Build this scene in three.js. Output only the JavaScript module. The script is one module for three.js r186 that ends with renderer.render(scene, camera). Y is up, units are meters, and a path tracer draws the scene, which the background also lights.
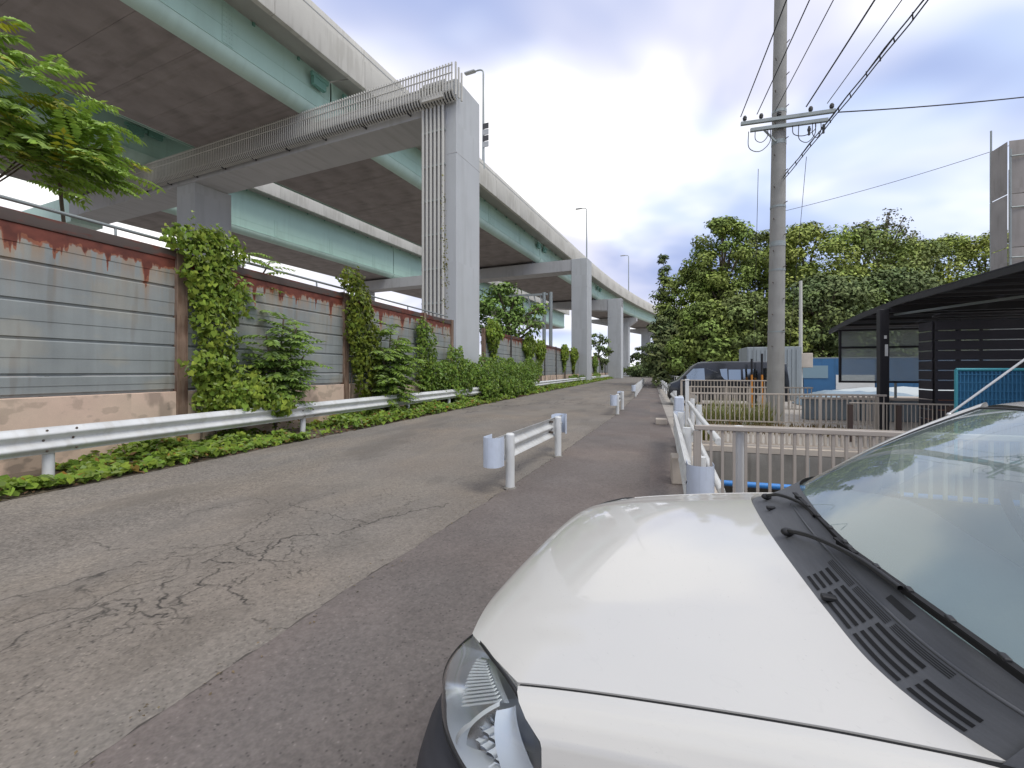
import * as THREE from 'three';
import { mergeGeometries, mergeVertices, toCreasedNormals } from 'three/addons/utils/BufferGeometryUtils.js';
import { RoundedBoxGeometry } from 'three/addons/geometries/RoundedBoxGeometry.js';

// ------------------------------------------------------------------ camera, sky, sun, exposure
const W = 1024, H = 768;
const scene = new THREE.Scene();
const renderer = new THREE.WebGLRenderer({ antialias: true });
renderer.setSize(W, H);
renderer.toneMapping = THREE.LinearToneMapping;
renderer.toneMappingExposure = 1.32;
renderer.outputColorSpace = THREE.SRGBColorSpace;
renderer.shadowMap.enabled = true;
const EYE = 1.5;
const camera = new THREE.PerspectiveCamera(82.22, W / H, 0.05, 2500);
camera.position.set(0, EYE, 0);
camera.lookAt(0, EYE, -10);
camera.setViewOffset(W, H, 0, 13, W, H);       // lens shift: level camera, horizon a little above the middle

// seeded random numbers and periodic value noise
function rng(seed) { let a = seed >>> 0; return () => { a = (a + 0x6D2B79F5) >>> 0; let t = a; t = Math.imul(t ^ (t >>> 15), t | 1); t ^= t + Math.imul(t ^ (t >>> 7), t | 61); return ((t ^ (t >>> 14)) >>> 0) / 4294967296; }; }
const LAT = (() => { const r = rng(77), a = new Float32Array(65536); for (let i = 0; i < 65536; i++) a[i] = r(); return a; })();
function vnoise(x, y, px = 256, py = 256, k = 0) {
  let xi = Math.floor(x), yi = Math.floor(y); const fx = x - xi, fy = y - yi;
  const x0 = ((xi % px) + px) % px, x1 = (x0 + 1) % px, y0 = ((yi % py) + py) % py, y1 = (y0 + 1) % py;
  const u = fx * fx * (3 - 2 * fx), v = fy * fy * (3 - 2 * fy);
  const h = (a, b) => LAT[(a * 131 + b * 7919 + k * 3571 + ((a * b) & 1023) * 17) & 65535];
  const a = h(x0, y0), b = h(x1, y0), c = h(x0, y1), d = h(x1, y1);
  return a + (b - a) * u + (c - a) * v + (a - b - c + d) * u * v;
}
function fbm(x, y, oct = 4, p = 256, k = 0) { let s = 0, a = 0.5, n = 0; for (let i = 0; i < oct; i++) { s += a * vnoise(x, y, p, p, k + i * 11); n += a; a *= 0.5; x *= 2; y *= 2; p = Math.min(p * 2, 4096); } return s / n; }
const clamp = (x, a = 0, b = 1) => Math.min(b, Math.max(a, x));
const sstep = (a, b, x) => { const t = clamp((x - a) / (b - a)); return t * t * (3 - 2 * t); };
const lerp = (a, b, t) => a + (b - a) * t;

// sky: bright broken overcast, white cloud with pale lavender-blue openings
{
  const w = 2048, h = 1024, data = new Float32Array(w * h * 4);
  for (let j = 0; j < h; j++) {
    const el = ((j + 0.5) / h - 0.5) * Math.PI, y = Math.sin(el), c = Math.cos(el);
    for (let i = 0; i < w; i++) {
      const az = ((i + 0.5) / w - 0.5) * 2 * Math.PI, x = Math.cos(az) * c, z = Math.sin(az) * c;
      const yy = Math.max(y, 0) + 0.34, X = x / yy, Z = z / yy;
      const w1 = fbm(X * 0.9 + 11, Z * 0.9 + 3, 3, 256, 5), w2 = fbm(X * 0.9 + 40, Z * 0.9 + 21, 3, 256, 9);
      const n = fbm(X * 1.5 + 1.1 * w1 + 52.4, Z * 2.0 + 0.9 * w2 + 6.6, 5, 256, 2);
      const m = fbm(X * 0.7 + 12.0, Z * 0.7 + 60.0, 2, 256, 31);
      let cl = sstep(0.46, 0.72, n * 0.66 + m * 0.40);              // 0 open sky .. 1 cloud
      const g = fbm(X * 1.7 + w2 + 90, Z * 2.1 + w1 + 33, 4, 256, 44);
      const grey = sstep(0.38, 0.62, g) * 0.46;                      // thicker, greyer cloud bases
      const blue = [0.50, 0.60, 0.83], wh = [1.08, 1.055, 1.04];
      let r = lerp(blue[0], wh[0], cl), gg = lerp(blue[1], wh[1], cl), b = lerp(blue[2], wh[2], cl);
      r *= 1 - grey * 0.85; gg *= 1 - grey * 0.80; b *= 1 - grey * 0.52;
      const hz = sstep(0.10, 0.0, y);
      r = lerp(r, 0.92, hz); gg = lerp(gg, 0.92, hz); b = lerp(b, 0.94, hz);
      if (y < 0) { const t = sstep(0, -0.06, y); r = lerp(r, 0.22, t); gg = lerp(gg, 0.22, t); b = lerp(b, 0.21, t); }
      const o = (j * w + i) * 4; data[o] = r; data[o + 1] = gg; data[o + 2] = b; data[o + 3] = 1;
    }
  }
  const tex = new THREE.DataTexture(data, w, h, THREE.RGBAFormat, THREE.FloatType);
  tex.mapping = THREE.EquirectangularReflectionMapping; tex.magFilter = THREE.LinearFilter; tex.minFilter = THREE.LinearFilter;
  tex.wrapS = THREE.RepeatWrapping; tex.needsUpdate = true;
  scene.background = tex; scene.environment = tex;
  scene.backgroundIntensity = 1.0; scene.environmentIntensity = 1.0;
}
const sun = new THREE.DirectionalLight(new THREE.Color(1.0, 0.965, 0.88), 1.5);
sun.position.set(26, 62, 14); sun.target.position.set(0, 0, -20);
sun.castShadow = true; sun.shadow.radius = 50; sun.shadow.mapSize.set(2048, 2048);
Object.assign(sun.shadow.camera, { left: -120, right: 120, top: 120, bottom: -120, near: 1, far: 300 });
scene.add(sun, sun.target);

// ------------------------------------------------------------------ frames: the street runs 17.4 deg to the right of the view, the viaduct 24 deg
const RH = THREE.MathUtils.degToRad(17.41), VH = THREE.MathUtils.degToRad(24.0), CH = THREE.MathUtils.degToRad(24.5);
const frame = (h) => (s, p, y = 0) => new THREE.Vector3(s * Math.sin(h) + p * Math.cos(h), y, -(s * Math.cos(h) - p * Math.sin(h)));
const road = frame(RH), via = frame(VH);        // (metres along, metres to the right, height)

// ------------------------------------------------------------------ object helpers
const used = new Map();
function numbered(n) { const k = used.get(n) || 0; used.set(n, k + 1); return k ? `${n}_${String(k).padStart(3, '0')}` : n; }
function tag(o, label, category, group, kind) { if (label) o.userData.label = label; if (category) o.userData.category = category; if (group) o.userData.group = group; if (kind) o.userData.kind = kind; return o; }
function thing(name, label, category, pos, turn = 0, group) {
  const o = new THREE.Group(); o.name = numbered(name); if (pos) o.position.copy(pos); o.rotation.y = turn; scene.add(o);
  return tag(o, label, category, group);
}
function norm1(g) {
  let n = g.index ? g.toNonIndexed() : g.clone();
  for (const k of Object.keys(n.attributes)) if (!['position', 'normal', 'uv', 'color'].includes(k)) n.deleteAttribute(k);
  if (!n.attributes.normal) n.computeVertexNormals();
  if (!n.attributes.uv) n.setAttribute('uv', new THREE.BufferAttribute(new Float32Array(n.attributes.position.count * 2), 2));
  return n;
}
function merge(list) { if (!Array.isArray(list)) return list; if (list.length === 1) return list[0]; const a = list.map(norm1); const any = a.some(g => g.attributes.color); if (any) for (const g of a) if (!g.attributes.color) g.setAttribute('color', new THREE.BufferAttribute(new Float32Array(g.attributes.position.count * 3).fill(1), 3)); return mergeGeometries(a, false); }
function part(parent, name, geo, mat, label) { const m = new THREE.Mesh(merge(geo), mat); m.name = name; if (label) m.userData.label = label; (parent || scene).add(m); return m; }
function struct(name, geo, mat) { const m = new THREE.Mesh(merge(geo), mat); m.name = numbered(name); m.userData.kind = 'structure'; scene.add(m); return m; }
// uv in metres from the dominant axis of every face
function mUV(g0, sc = 1, ox = 0, oy = 0) {
  const g = norm1(g0), P = g.attributes.position, uv = g.attributes.uv;
  const a = new THREE.Vector3(), b = new THREE.Vector3(), c = new THREE.Vector3(), n = new THREE.Vector3();
  for (let i = 0; i < P.count; i += 3) {
    a.fromBufferAttribute(P, i); b.fromBufferAttribute(P, i + 1); c.fromBufferAttribute(P, i + 2);
    n.copy(b).sub(a).cross(c.clone().sub(a)); const x = Math.abs(n.x), y = Math.abs(n.y), z = Math.abs(n.z);
    [a, b, c].forEach((v, k) => { const q = y >= x && y >= z ? [v.x, v.z] : x >= z ? [v.z, v.y] : [v.x, v.y]; uv.setXY(i + k, q[0] * sc + ox, q[1] * sc + oy); });
  }
  return g;
}
const box = (w, h, d, x = 0, y = 0, z = 0) => { const g = new THREE.BoxGeometry(w, h, d); g.translate(x, y, z); return g; };
const rbox = (w, h, d, r, x = 0, y = 0, z = 0, seg = 2) => { const g = new RoundedBoxGeometry(w, h, d, seg, Math.min(r, w / 2.01, h / 2.01, d / 2.01)); g.translate(x, y, z); return g; };
const cyl = (r0, r1, h, n = 14, x = 0, y = 0, z = 0) => { const g = new THREE.CylinderGeometry(r1, r0, h, n); g.translate(x, y + h / 2, z); return g; };   // r0 foot, r1 top
function rod(a, b, r0, r1 = r0, n = 8, open = false) {
  const d = new THREE.Vector3().subVectors(b, a), L = d.length(), g = new THREE.CylinderGeometry(r1, r0, L, n, 1, open); g.translate(0, L / 2, 0);
  g.applyQuaternion(new THREE.Quaternion().setFromUnitVectors(new THREE.Vector3(0, 1, 0), d.normalize())); g.translate(a.x, a.y, a.z); return g;
}
function bar(a, b, w, h) { // rectangular bar between two points
  const d = new THREE.Vector3().subVectors(b, a), L = d.length(), g = new THREE.BoxGeometry(w, h, L); const m = new THREE.Matrix4().lookAt(a, b, new THREE.Vector3(0, 1, 0)); g.applyMatrix4(m);
  g.translate((a.x + b.x) / 2, (a.y + b.y) / 2, (a.z + b.z) / 2); return g;
}
const V = (x, y, z) => new THREE.Vector3(x, y, z);
const tube = (pts, r, seg = 24, n = 8) => new THREE.TubeGeometry(new THREE.CatmullRomCurve3(pts), seg, r, n, false);
// closed (or open) profile [[x,y],...] swept along z = -t for every t in ts, sideways shift allowed
function sweep(prof, ts, shift = () => 0, closed = true, caps = true, crease = 0.6) {
  const n = prof.length, pos = [], uv = [], idx = []; let cum = [0];
  for (let k = 0; k < n; k++) { const q = prof[(k + 1) % n]; cum.push(cum[k] + Math.hypot(q[0] - prof[k][0], q[1] - prof[k][1])); }
  const m = closed ? n + 1 : n;
  ts.forEach((t) => { for (let k = 0; k < m; k++) { const q = prof[k % n]; pos.push(q[0] + shift(t), q[1], -t); uv.push(t, cum[k]); } });
  for (let i = 0; i < ts.length - 1; i++) for (let k = 0; k < m - 1; k++) { const a = i * m + k, b = a + 1, c = a + m, d = c + 1; idx.push(a, c, b, b, c, d); }
  let g = new THREE.BufferGeometry(); g.setAttribute('position', new THREE.Float32BufferAttribute(pos, 3)); g.setAttribute('uv', new THREE.Float32BufferAttribute(uv, 2)); g.setIndex(idx);
  g = toCreasedNormals(g, crease);
  if (closed && caps) {
    const tri = THREE.ShapeUtils.triangulateShape(prof.map(q => new THREE.Vector2(q[0], q[1])), []); const out = [g];
    for (const t of [ts[0], ts[ts.length - 1]]) { const p2 = [], u2 = []; for (const f of tri) for (const k of f) { p2.push(prof[k][0] + shift(t), prof[k][1], -t); u2.push(prof[k][0], prof[k][1]); } const c = new THREE.BufferGeometry(); c.setAttribute('position', new THREE.Float32BufferAttribute(p2, 3)); c.setAttribute('uv', new THREE.Float32BufferAttribute(u2, 2)); c.computeVertexNormals(); out.push(c); }
    return merge(out);
  }
  return g;
}
// surface from a function of (u, v) in 0..1
function surf(fn, nu, nv) {
  const pos = [], uv = [], idx = [];
  for (let i = 0; i <= nu; i++) for (let j = 0; j <= nv; j++) { const q = fn(i / nu, j / nv); pos.push(q.x, q.y, q.z); uv.push(i / nu, j / nv); }
  for (let i = 0; i < nu; i++) for (let j = 0; j < nv; j++) { const a = i * (nv + 1) + j, b = a + 1, c = a + nv + 1, d = c + 1; idx.push(a, c, b, b, c, d); }
  const g = new THREE.BufferGeometry(); g.setAttribute('position', new THREE.Float32BufferAttribute(pos, 3)); g.setAttribute('uv', new THREE.Float32BufferAttribute(uv, 2)); g.setIndex(idx); g.computeVertexNormals(); return g;
}

// ------------------------------------------------------------------ textures and materials
function dtex(w, h, fn, { srgb = true, repeat = true } = {}) { // fn(x,y) -> [r,g,b] in linear 0..1
  const d = new Uint8Array(w * h * 4), enc = srgb ? (v) => (v <= 0.0031308 ? v * 12.92 : 1.055 * Math.pow(v, 1 / 2.4) - 0.055) : (v) => v;
  for (let j = 0; j < h; j++) for (let i = 0; i < w; i++) { const c = fn(i, j), o = (j * w + i) * 4; d[o] = clamp(enc(Math.max(0, c[0]))) * 255; d[o + 1] = clamp(enc(Math.max(0, c[1]))) * 255; d[o + 2] = clamp(enc(Math.max(0, c[2]))) * 255; d[o + 3] = 255; }
  const t = new THREE.DataTexture(d, w, h); t.colorSpace = srgb ? THREE.SRGBColorSpace : THREE.NoColorSpace; t.magFilter = THREE.LinearFilter; t.minFilter = THREE.LinearMipmapLinearFilter; t.generateMipmaps = true;
  if (repeat) t.wrapS = t.wrapT = THREE.RepeatWrapping; t.needsUpdate = true; return t;
}
const rgb = (r, g, b) => new THREE.Color().setRGB(r, g, b);
const std = (o) => new THREE.MeshStandardMaterial({ side: THREE.DoubleSide, ...o });
const phy = (o) => new THREE.MeshPhysicalMaterial({ side: THREE.DoubleSide, ...o });
// mottled surface: base colour with fine grain, blotches and vertical run marks; the tile covers m metres
function mottled(base, m, { n = 512, grain = 0.10, blotch = 0.14, streak = 0, dark = [0.5, 0.48, 0.44], k = 0 } = {}) {
  const t = dtex(n, n, (i, j) => {
    const x = i / n, y = j / n;
    let f = 1 + (LAT[(i * 7 + j * 1543 + k * 97) & 65535] - 0.5) * grain + (fbm(x * 6, y * 6, 5, 6, k) - 0.5) * 2 * blotch;
    let st = 0; if (streak) st = sstep(0.52, 0.78, fbm(x * 24, y * 2, 3, 24, k + 3) * 0.7 + fbm(x * 5, y * 5, 3, 5, k + 5) * 0.35) * streak;
    return [base[0] * f * lerp(1, dark[0], st), base[1] * f * lerp(1, dark[1], st), base[2] * f * lerp(1, dark[2], st)];
  });
  t.repeat.set(1 / m, 1 / m); return t;
}
const M = {};
M.pier = std({ map: mottled([0.45, 0.465, 0.47], 7, { streak: 0.16, blotch: 0.06, grain: 0.04, k: 1 }), roughness: 0.85 });
M.beam = std({ map: mottled([0.43, 0.43, 0.43], 7, { streak: 0.25, blotch: 0.08, grain: 0.04, k: 2 }), roughness: 0.85 });
M.parapet = std({ map: mottled([0.54, 0.525, 0.475], 6, { streak: 0.30, blotch: 0.06, grain: 0.05, k: 3 }), roughness: 0.9 });
M.slab = std({ map: mottled([0.36, 0.35, 0.32], 6, { streak: 0, blotch: 0.10, k: 4 }), roughness: 0.9 });
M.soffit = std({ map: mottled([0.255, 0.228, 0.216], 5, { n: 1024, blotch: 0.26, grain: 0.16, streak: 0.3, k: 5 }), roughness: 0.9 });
M.green = std({ map: mottled([0.40, 0.575, 0.495], 6, { streak: 0.14, blotch: 0.05, grain: 0.03, k: 6 }), roughness: 0.55 });
M.greenPale = std({ map: mottled([0.45, 0.60, 0.525], 6, { streak: 0.10, blotch: 0.05, grain: 0.03, k: 7 }), roughness: 0.6 });
M.greenDark = std({ color: rgb(0.15, 0.31, 0.25), roughness: 0.6 });
M.steel = std({ map: mottled([0.40, 0.41, 0.40], 2, { blotch: 0.10, grain: 0.06, k: 8 }), roughness: 0.5, metalness: 0.35 });
M.conduit = std({ map: mottled([0.52, 0.51, 0.47], 2, { blotch: 0.10, streak: 0.2, k: 9 }), roughness: 0.7 });
M.darkSteel = std({ color: rgb(0.05, 0.05, 0.05), roughness: 0.6 });
M.white = std({ map: mottled([0.64, 0.645, 0.63], 1.5, { blotch: 0.10, grain: 0.06, streak: 0.26, dark: [0.66, 0.6, 0.5], k: 10 }), roughness: 0.42 });
M.whitePost = std({ map: mottled([0.67, 0.68, 0.67], 0.8, { blotch: 0.08, grain: 0.06, streak: 0.22, dark: [0.6, 0.52, 0.42], k: 11 }), roughness: 0.5 });
M.sleeve = std({ map: mottled([0.56, 0.62, 0.72], 1.2, { blotch: 0.06, grain: 0.05, streak: 0.14, k: 12 }), roughness: 0.45 });
M.bolt = std({ color: rgb(0.13, 0.10, 0.08), roughness: 0.7, metalness: 0.4 });
M.fence = std({ map: mottled([0.40, 0.355, 0.31], 0.7, { blotch: 0.10, grain: 0.10, streak: 0.3, k: 13 }), roughness: 0.65 });
M.fenceFar = std({ map: mottled([0.44, 0.39, 0.33], 0.7, { blotch: 0.10, grain: 0.10, streak: 0.3, k: 14 }), roughness: 0.65 });
M.brownPost = std({ color: rgb(0.075, 0.05, 0.042), roughness: 0.7 });
M.concrete = std({ map: mottled([0.40, 0.37, 0.33], 3, { blotch: 0.22, grain: 0.14, streak: 0.3, k: 15 }), roughness: 0.95 });
M.concreteDark = std({ map: mottled([0.24, 0.225, 0.20], 2.2, { blotch: 0.34, grain: 0.2, streak: 0.5, k: 16 }), roughness: 0.95 });
M.coping = std({ map: mottled([0.50, 0.44, 0.37], 2, { blotch: 0.16, grain: 0.12, k: 17 }), roughness: 0.95 });
M.pole = std({ map: mottled([0.29, 0.285, 0.265], 1.6, { blotch: 0.12, grain: 0.14, streak: 0.28, k: 18 }), roughness: 0.9 });
M.galv = std({ map: mottled([0.30, 0.33, 0.32], 1.0, { blotch: 0.16, grain: 0.1, k: 19 }), roughness: 0.5, metalness: 0.5 });
M.wire = std({ color: rgb(0.045, 0.045, 0.05), roughness: 0.7 });
M.black = std({ color: rgb(0.012, 0.012, 0.014), roughness: 0.55 });
M.rubber = std({ color: rgb(0.018, 0.018, 0.018), roughness: 0.85 });
M.bark = std({ map: mottled([0.16, 0.125, 0.09], 0.6, { blotch: 0.3, grain: 0.3, streak: 0.5, k: 20 }), roughness: 0.95 });
M.leaf = phy({ vertexColors: true, roughness: 0.9, transmission: 0.42, thickness: 0, ior: 1.3, specularIntensity: 0.25 });
M.leafFar = std({ vertexColors: true, roughness: 0.95 });

// ------------------------------------------------------------------ ground, road and footpath
// a curve p(s) for the edge between carriageway and footpath
const EDGE = [[-8, -2.1], [0, -2.05], [1.45, -2.03], [2.46, -1.97], [5.34, -1.72], [7.57, -1.55], [15.4, -1.08], [26.4, -0.82], [82, -0.4], [140, -0.3]];
function edgeP(s) { let i = 0; while (i < EDGE.length - 2 && s > EDGE[i + 1][0]) i++; const [a, b] = [EDGE[i], EDGE[i + 1]]; const t = clamp((s - a[0]) / (b[0] - a[0]), -1, 1.2); return lerp(a[1], b[1], t); }
// strip between two curves in street coordinates with uv = (s, p)
function strip(sArr, pL, pR, y, np = 2, wob = 0) {
  const pos = [], uv = [], idx = [];
  sArr.forEach((s) => { for (let j = 0; j <= np; j++) { let p = lerp(pL(s), pR(s), j / np); const v = road(s, p, y); pos.push(v.x, v.y, v.z); uv.push(s, p); } });
  for (let i = 0; i < sArr.length - 1; i++) for (let j = 0; j < np; j++) { const a = i * (np + 1) + j, b = a + 1, c = a + np + 1, d = c + 1; idx.push(a, b, c, b, d, c); }
  const g = new THREE.BufferGeometry(); g.setAttribute('position', new THREE.Float32BufferAttribute(pos, 3)); g.setAttribute('uv', new THREE.Float32BufferAttribute(uv, 2)); g.setIndex(idx); g.computeVertexNormals(); return g;
}
const range = (a, b, n) => Array.from({ length: n + 1 }, (_, i) => a + (b - a) * i / n);

// worn asphalt: stones of mixed tone in a paler binder, patches, wheel tracks, fine cracks
const crackNear = (() => {          // crack depth map over s -2..14, p -8.4..-0.4 at 8 mm
  const w = 2048, h = 1024, S0 = -2, P0 = -8.4, sc = 128, m = new Float32Array(w * h), r = rng(4242);
  const dot = (s, p, rad, a) => { const cx = (s - S0) * sc, cy = (p - P0) * sc, R = Math.max(0.6, rad * sc); for (let y = Math.floor(cy - R - 1); y <= cy + R + 1; y++) for (let x = Math.floor(cx - R - 1); x <= cx + R + 1; x++) { if (x < 0 || y < 0 || x >= w || y >= h) continue; const d = Math.hypot(x - cx, y - cy), v = a * clamp(R + 0.5 - d); if (v > m[y * w + x]) m[y * w + x] = v; } };
  function walk(s, p, dir, len, rad, a, branch, bend = 0) {
    let t = 0; let d0 = dir;
    while (t < len) { const st = 0.006; dir += (r() - 0.5) * 0.55 + (d0 - dir) * 0.04; if (r() < 0.02) dir = d0 + (r() - 0.5) * 1.9; d0 += bend * st; s += Math.cos(dir) * st; p += Math.sin(dir) * st; t += st; const taper = Math.min(1, (len - t) / 0.3); dot(s, p, rad * (0.55 + 0.75 * LAT[((t * 90) | 0) & 65535]) * taper, a * (0.55 + 0.45 * r())); if (branch > 0 && r() < 0.0085) walk(s, p, dir + (r() < 0.5 ? 1 : -1) * (0.6 + r() * 0.9), 0.15 + r() * 0.7, rad * 0.7, a * 0.8, branch - 1); }
  }
  // the broken patch: cracks that close into cells, (s, p) points along each
  const lines = [[[2.36,-2.77],[2.19,-2.45],[2.07,-2.38],[1.99,-2.53],[1.93,-2.67],[2.0,-2.9],[2.09,-3.09],[2.24,-3.25],[2.41,-3.3],[2.57,-3.35],[2.62,-3.13]],[[2.88,-3.39],[2.81,-3.09],[2.98,-3.07],[3.13,-3.17],[3.22,-3.05],[3.33,-2.85],[3.47,-2.74],[3.79,-2.62],[4.02,-2.5],[4.54,-2.17]],[[2.55,-2.85],[2.39,-2.8],[2.36,-2.77]],[[1.58,-3.67],[1.74,-3.57],[1.84,-3.47],[1.99,-3.24],[1.99,-3.07],[2.09,-3.07]],[[1.74,-4.04],[1.99,-3.95],[2.19,-3.9],[2.36,-3.89],[2.55,-3.66],[2.95,-3.47],[3.31,-3.6],[3.68,-3.79],[4.03,-3.82],[4.56,-3.72]],[[1.42,-3.31],[1.62,-3.4],[1.82,-3.39],[1.99,-3.48],[2.27,-3.42],[2.37,-3.32]],[[2.73,-2.97],[2.76,-2.85],[2.76,-2.62]],[[2.48,-3.15],[2.31,-3.02],[2.13,-2.95],[2.01,-2.88]],[[3.99,-3.94],[3.78,-3.23],[3.76,-2.92],[3.7,-2.7],[4.08,-2.52]],[[1.98,-3.27],[1.92,-3.07],[1.92,-2.91],[1.96,-2.81]],[[2.88,-3.39],[2.75,-3.4],[2.57,-3.35]],[[3.0,-3.14],[2.83,-3.0],[2.72,-2.98]],[[3.16,-3.08],[2.96,-2.85],[2.83,-2.78]],[[1.66,-3.29],[1.84,-3.25],[1.86,-3.13]],[[1.64,-2.92],[1.79,-3.01],[1.88,-3.06]],[[1.5,-3.35],[1.56,-3.34],[1.68,-3.27]],[[2.55,-4.59],[2.55,-4.3],[2.61,-4.2]],[[3.29,-4.61],[3.63,-4.61],[3.81,-4.26],[3.92,-4.15]],[[2.08,-2.33],[2.03,-2.09],[2.09,-1.98]],[[2.0,-2.9],[1.95,-2.77],[1.93,-2.67]]];
  lines.forEach((l, li) => { const main = li < 2 || li === 7 || li === 9 || li === 11; for (let i = 0; i < l.length - 1; i++) { const [s0, p0] = l[i], [s1, p1] = l[i + 1], L = Math.hypot(s1 - s0, p1 - p0), n = Math.max(2, Math.ceil(L / 0.005)); for (let k = 0; k < n; k++) { const q = k / n, x = lerp(s0, s1, q), y = lerp(p0, p1, q), jx = (fbm(x * 9 + li * 7, y * 9, 3, 256, 14) - 0.5) * 0.16 + (fbm(x * 34, y * 34 + li, 2, 256, 15) - 0.5) * 0.05, jy = (fbm(x * 9 + 31, y * 9 + li * 3, 3, 256, 16) - 0.5) * 0.14 + (fbm(x * 34 + 9, y * 34, 2, 256, 17) - 0.5) * 0.05; const br = fbm(x * 3 + li, y * 3, 3, 256, 18); dot(x + jx, y + jy, (main ? 0.006 : 0.0048) * (0.45 + 1.1 * fbm(x * 16, y * 16, 2, 256, 19)), (main ? 1 : 0.85) * sstep(0.22, 0.36, br)); if (r() < 0.006) walk(x + jx, y + jy, r() * 6.28, 0.08 + r() * 0.3, 0.005, 0.8, 0); } } });
  walk(0.2, -3.9, 0.22, 4.6, 0.004, 0.6, 1); walk(1.0, -4.5, 0.18, 5.5, 0.004, 0.5, 1); walk(5.4, -2.55, 0.03, 4.0, 0.006, 0.7, 1); walk(3.4, -5.2, 0.05, 5.5, 0.004, 0.5, 1); walk(8.2, -3.4, 0.0, 5, 0.005, 0.6, 1);
  // net of cracks, round cells, over the broken patch
  const seeds = []; for (let k = 0; k < 240; k++) seeds.push([0.2 + r() * 6.2, -4.4 + r() * 2.2]);
  for (let y = 0; y < h; y++) for (let x = 0; x < w; x++) {
    const s = S0 + x / sc, p = P0 + y / sc; if (s < 0.2 || s > 6.4 || p < -4.4 || p > -2.2) continue;
    const mask = Math.exp(-(((s - 2.75) / 1.5) ** 2) - (((p + 3.15) / 0.62) ** 2)) + 0.55 * Math.exp(-(((s - 4.6) / 0.8) ** 2) - (((p + 2.95) / 0.36) ** 2));
    if (mask < 0.2) continue;
    const q = s + (fbm(s * 7, p * 7, 3, 256, 3) - 0.5) * 0.34, z = p + (fbm(s * 7 + 50, p * 7, 3, 256, 4) - 0.5) * 0.34; let d1 = 9, d2 = 9;
    for (const e of seeds) { const d = Math.hypot((e[0] - q) * 0.8, e[1] - z); if (d < d1) { d2 = d1; d1 = d; } else if (d < d2) d2 = d; }
    const wd = 0.0065 * (0.4 + fbm(s * 5, p * 5, 2, 256, 8)), gate = sstep(0.33, 0.52, fbm(s * 2.6 + 9, p * 2.6, 3, 256, 12) * 0.7 + mask * 0.42);
    const v = clamp((wd - (d2 - d1)) / 0.008) * gate; if (v > m[y * w + x]) m[y * w + x] = v;
  }
  return { m, w, h, S0, P0, sc };
})();
function asphaltTone(s, p) {
  const big = fbm(s * 0.35 + 3, p * 0.9 + 7, 4, 256, 21) - 0.5, mid = fbm(s * 2.2, p * 3.1, 4, 256, 22) - 0.5;
  const track = Math.exp(-(((p + 5.3) / 0.5) ** 2)) * 0.10 + Math.exp(-(((p + 3.3) / 0.5) ** 2)) * 0.03;
  const patch = sstep(0.60, 0.68, fbm(s * 0.55 + 40, p * 1.6 + 12, 3, 256, 25)) * 0.13;
  return 1.04 + big * 0.22 + mid * 0.18 - track - patch;
}
const roadNear = dtex(crackNear.w, crackNear.h, (i, j) => {
  const s = crackNear.S0 + i / crackNear.sc, p = crackNear.P0 + j / crackNear.sc;
  let f = asphaltTone(s, p);
  const g = LAT[(i * 977 + j * 6151 + ((i * j) & 4095)) & 65535], g2 = vnoise(s * 55, p * 55, 4096, 4096, 3);
  const co = 1 + 0.9 * sstep(-3.9, -4.9, p + 0.7 * (fbm(s * 0.7, p, 3, 256, 29) - 0.5)) * sstep(0.66, 0.52, fbm(s * 0.55 + 40, p * 1.6 + 12, 3, 256, 25)); f *= 1 + co * (0.28 * (g - 0.5) + 0.34 * (g2 - 0.5)); if (g > 0.99) f *= 1.3; if (g < 0.02) f *= 0.55;
  const warm = (fbm(s * 0.8 + 5, p * 1.1 + 2, 3, 256, 28) - 0.45) * 0.08, c = crackNear.m[j * crackNear.w + i];
  const dust = sstep(0.5, 0.72, fbm(s * 0.6 + 80, p * 1.3 + 31, 4, 256, 33)) * 0.12;
  let r = 0.181 * (1 + warm) * (1 + dust * 0.9), gg = 0.159 * (1 + dust * 0.75), b = 0.135 * (1 - warm) * (1 + dust * 0.45);
  const k = 1 - 0.84 * c; return [r * f * k, gg * f * k, b * f * k];
}, { repeat: false });
roadNear.repeat.set(crackNear.sc / crackNear.w, crackNear.sc / crackNear.h); roadNear.offset.set(2 * crackNear.sc / crackNear.w, 8.4 * crackNear.sc / crackNear.h);
const roadBump = dtex(crackNear.w, crackNear.h, (i, j) => { const g = vnoise(i * 0.43, j * 0.43, 4096, 4096, 3) * 0.35 + LAT[(i * 977 + j * 6151 + ((i * j) & 4095)) & 65535] * 0.25; const v = 0.35 + g * 0.7 - crackNear.m[j * crackNear.w + i] * 0.35; return [v, v, v]; }, { srgb: false, repeat: false });
roadBump.repeat.copy(roadNear.repeat); roadBump.offset.copy(roadNear.offset);
M.roadNear = std({ map: roadNear, bumpMap: roadBump, bumpScale: 0.009, roughness: 0.93 });
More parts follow.
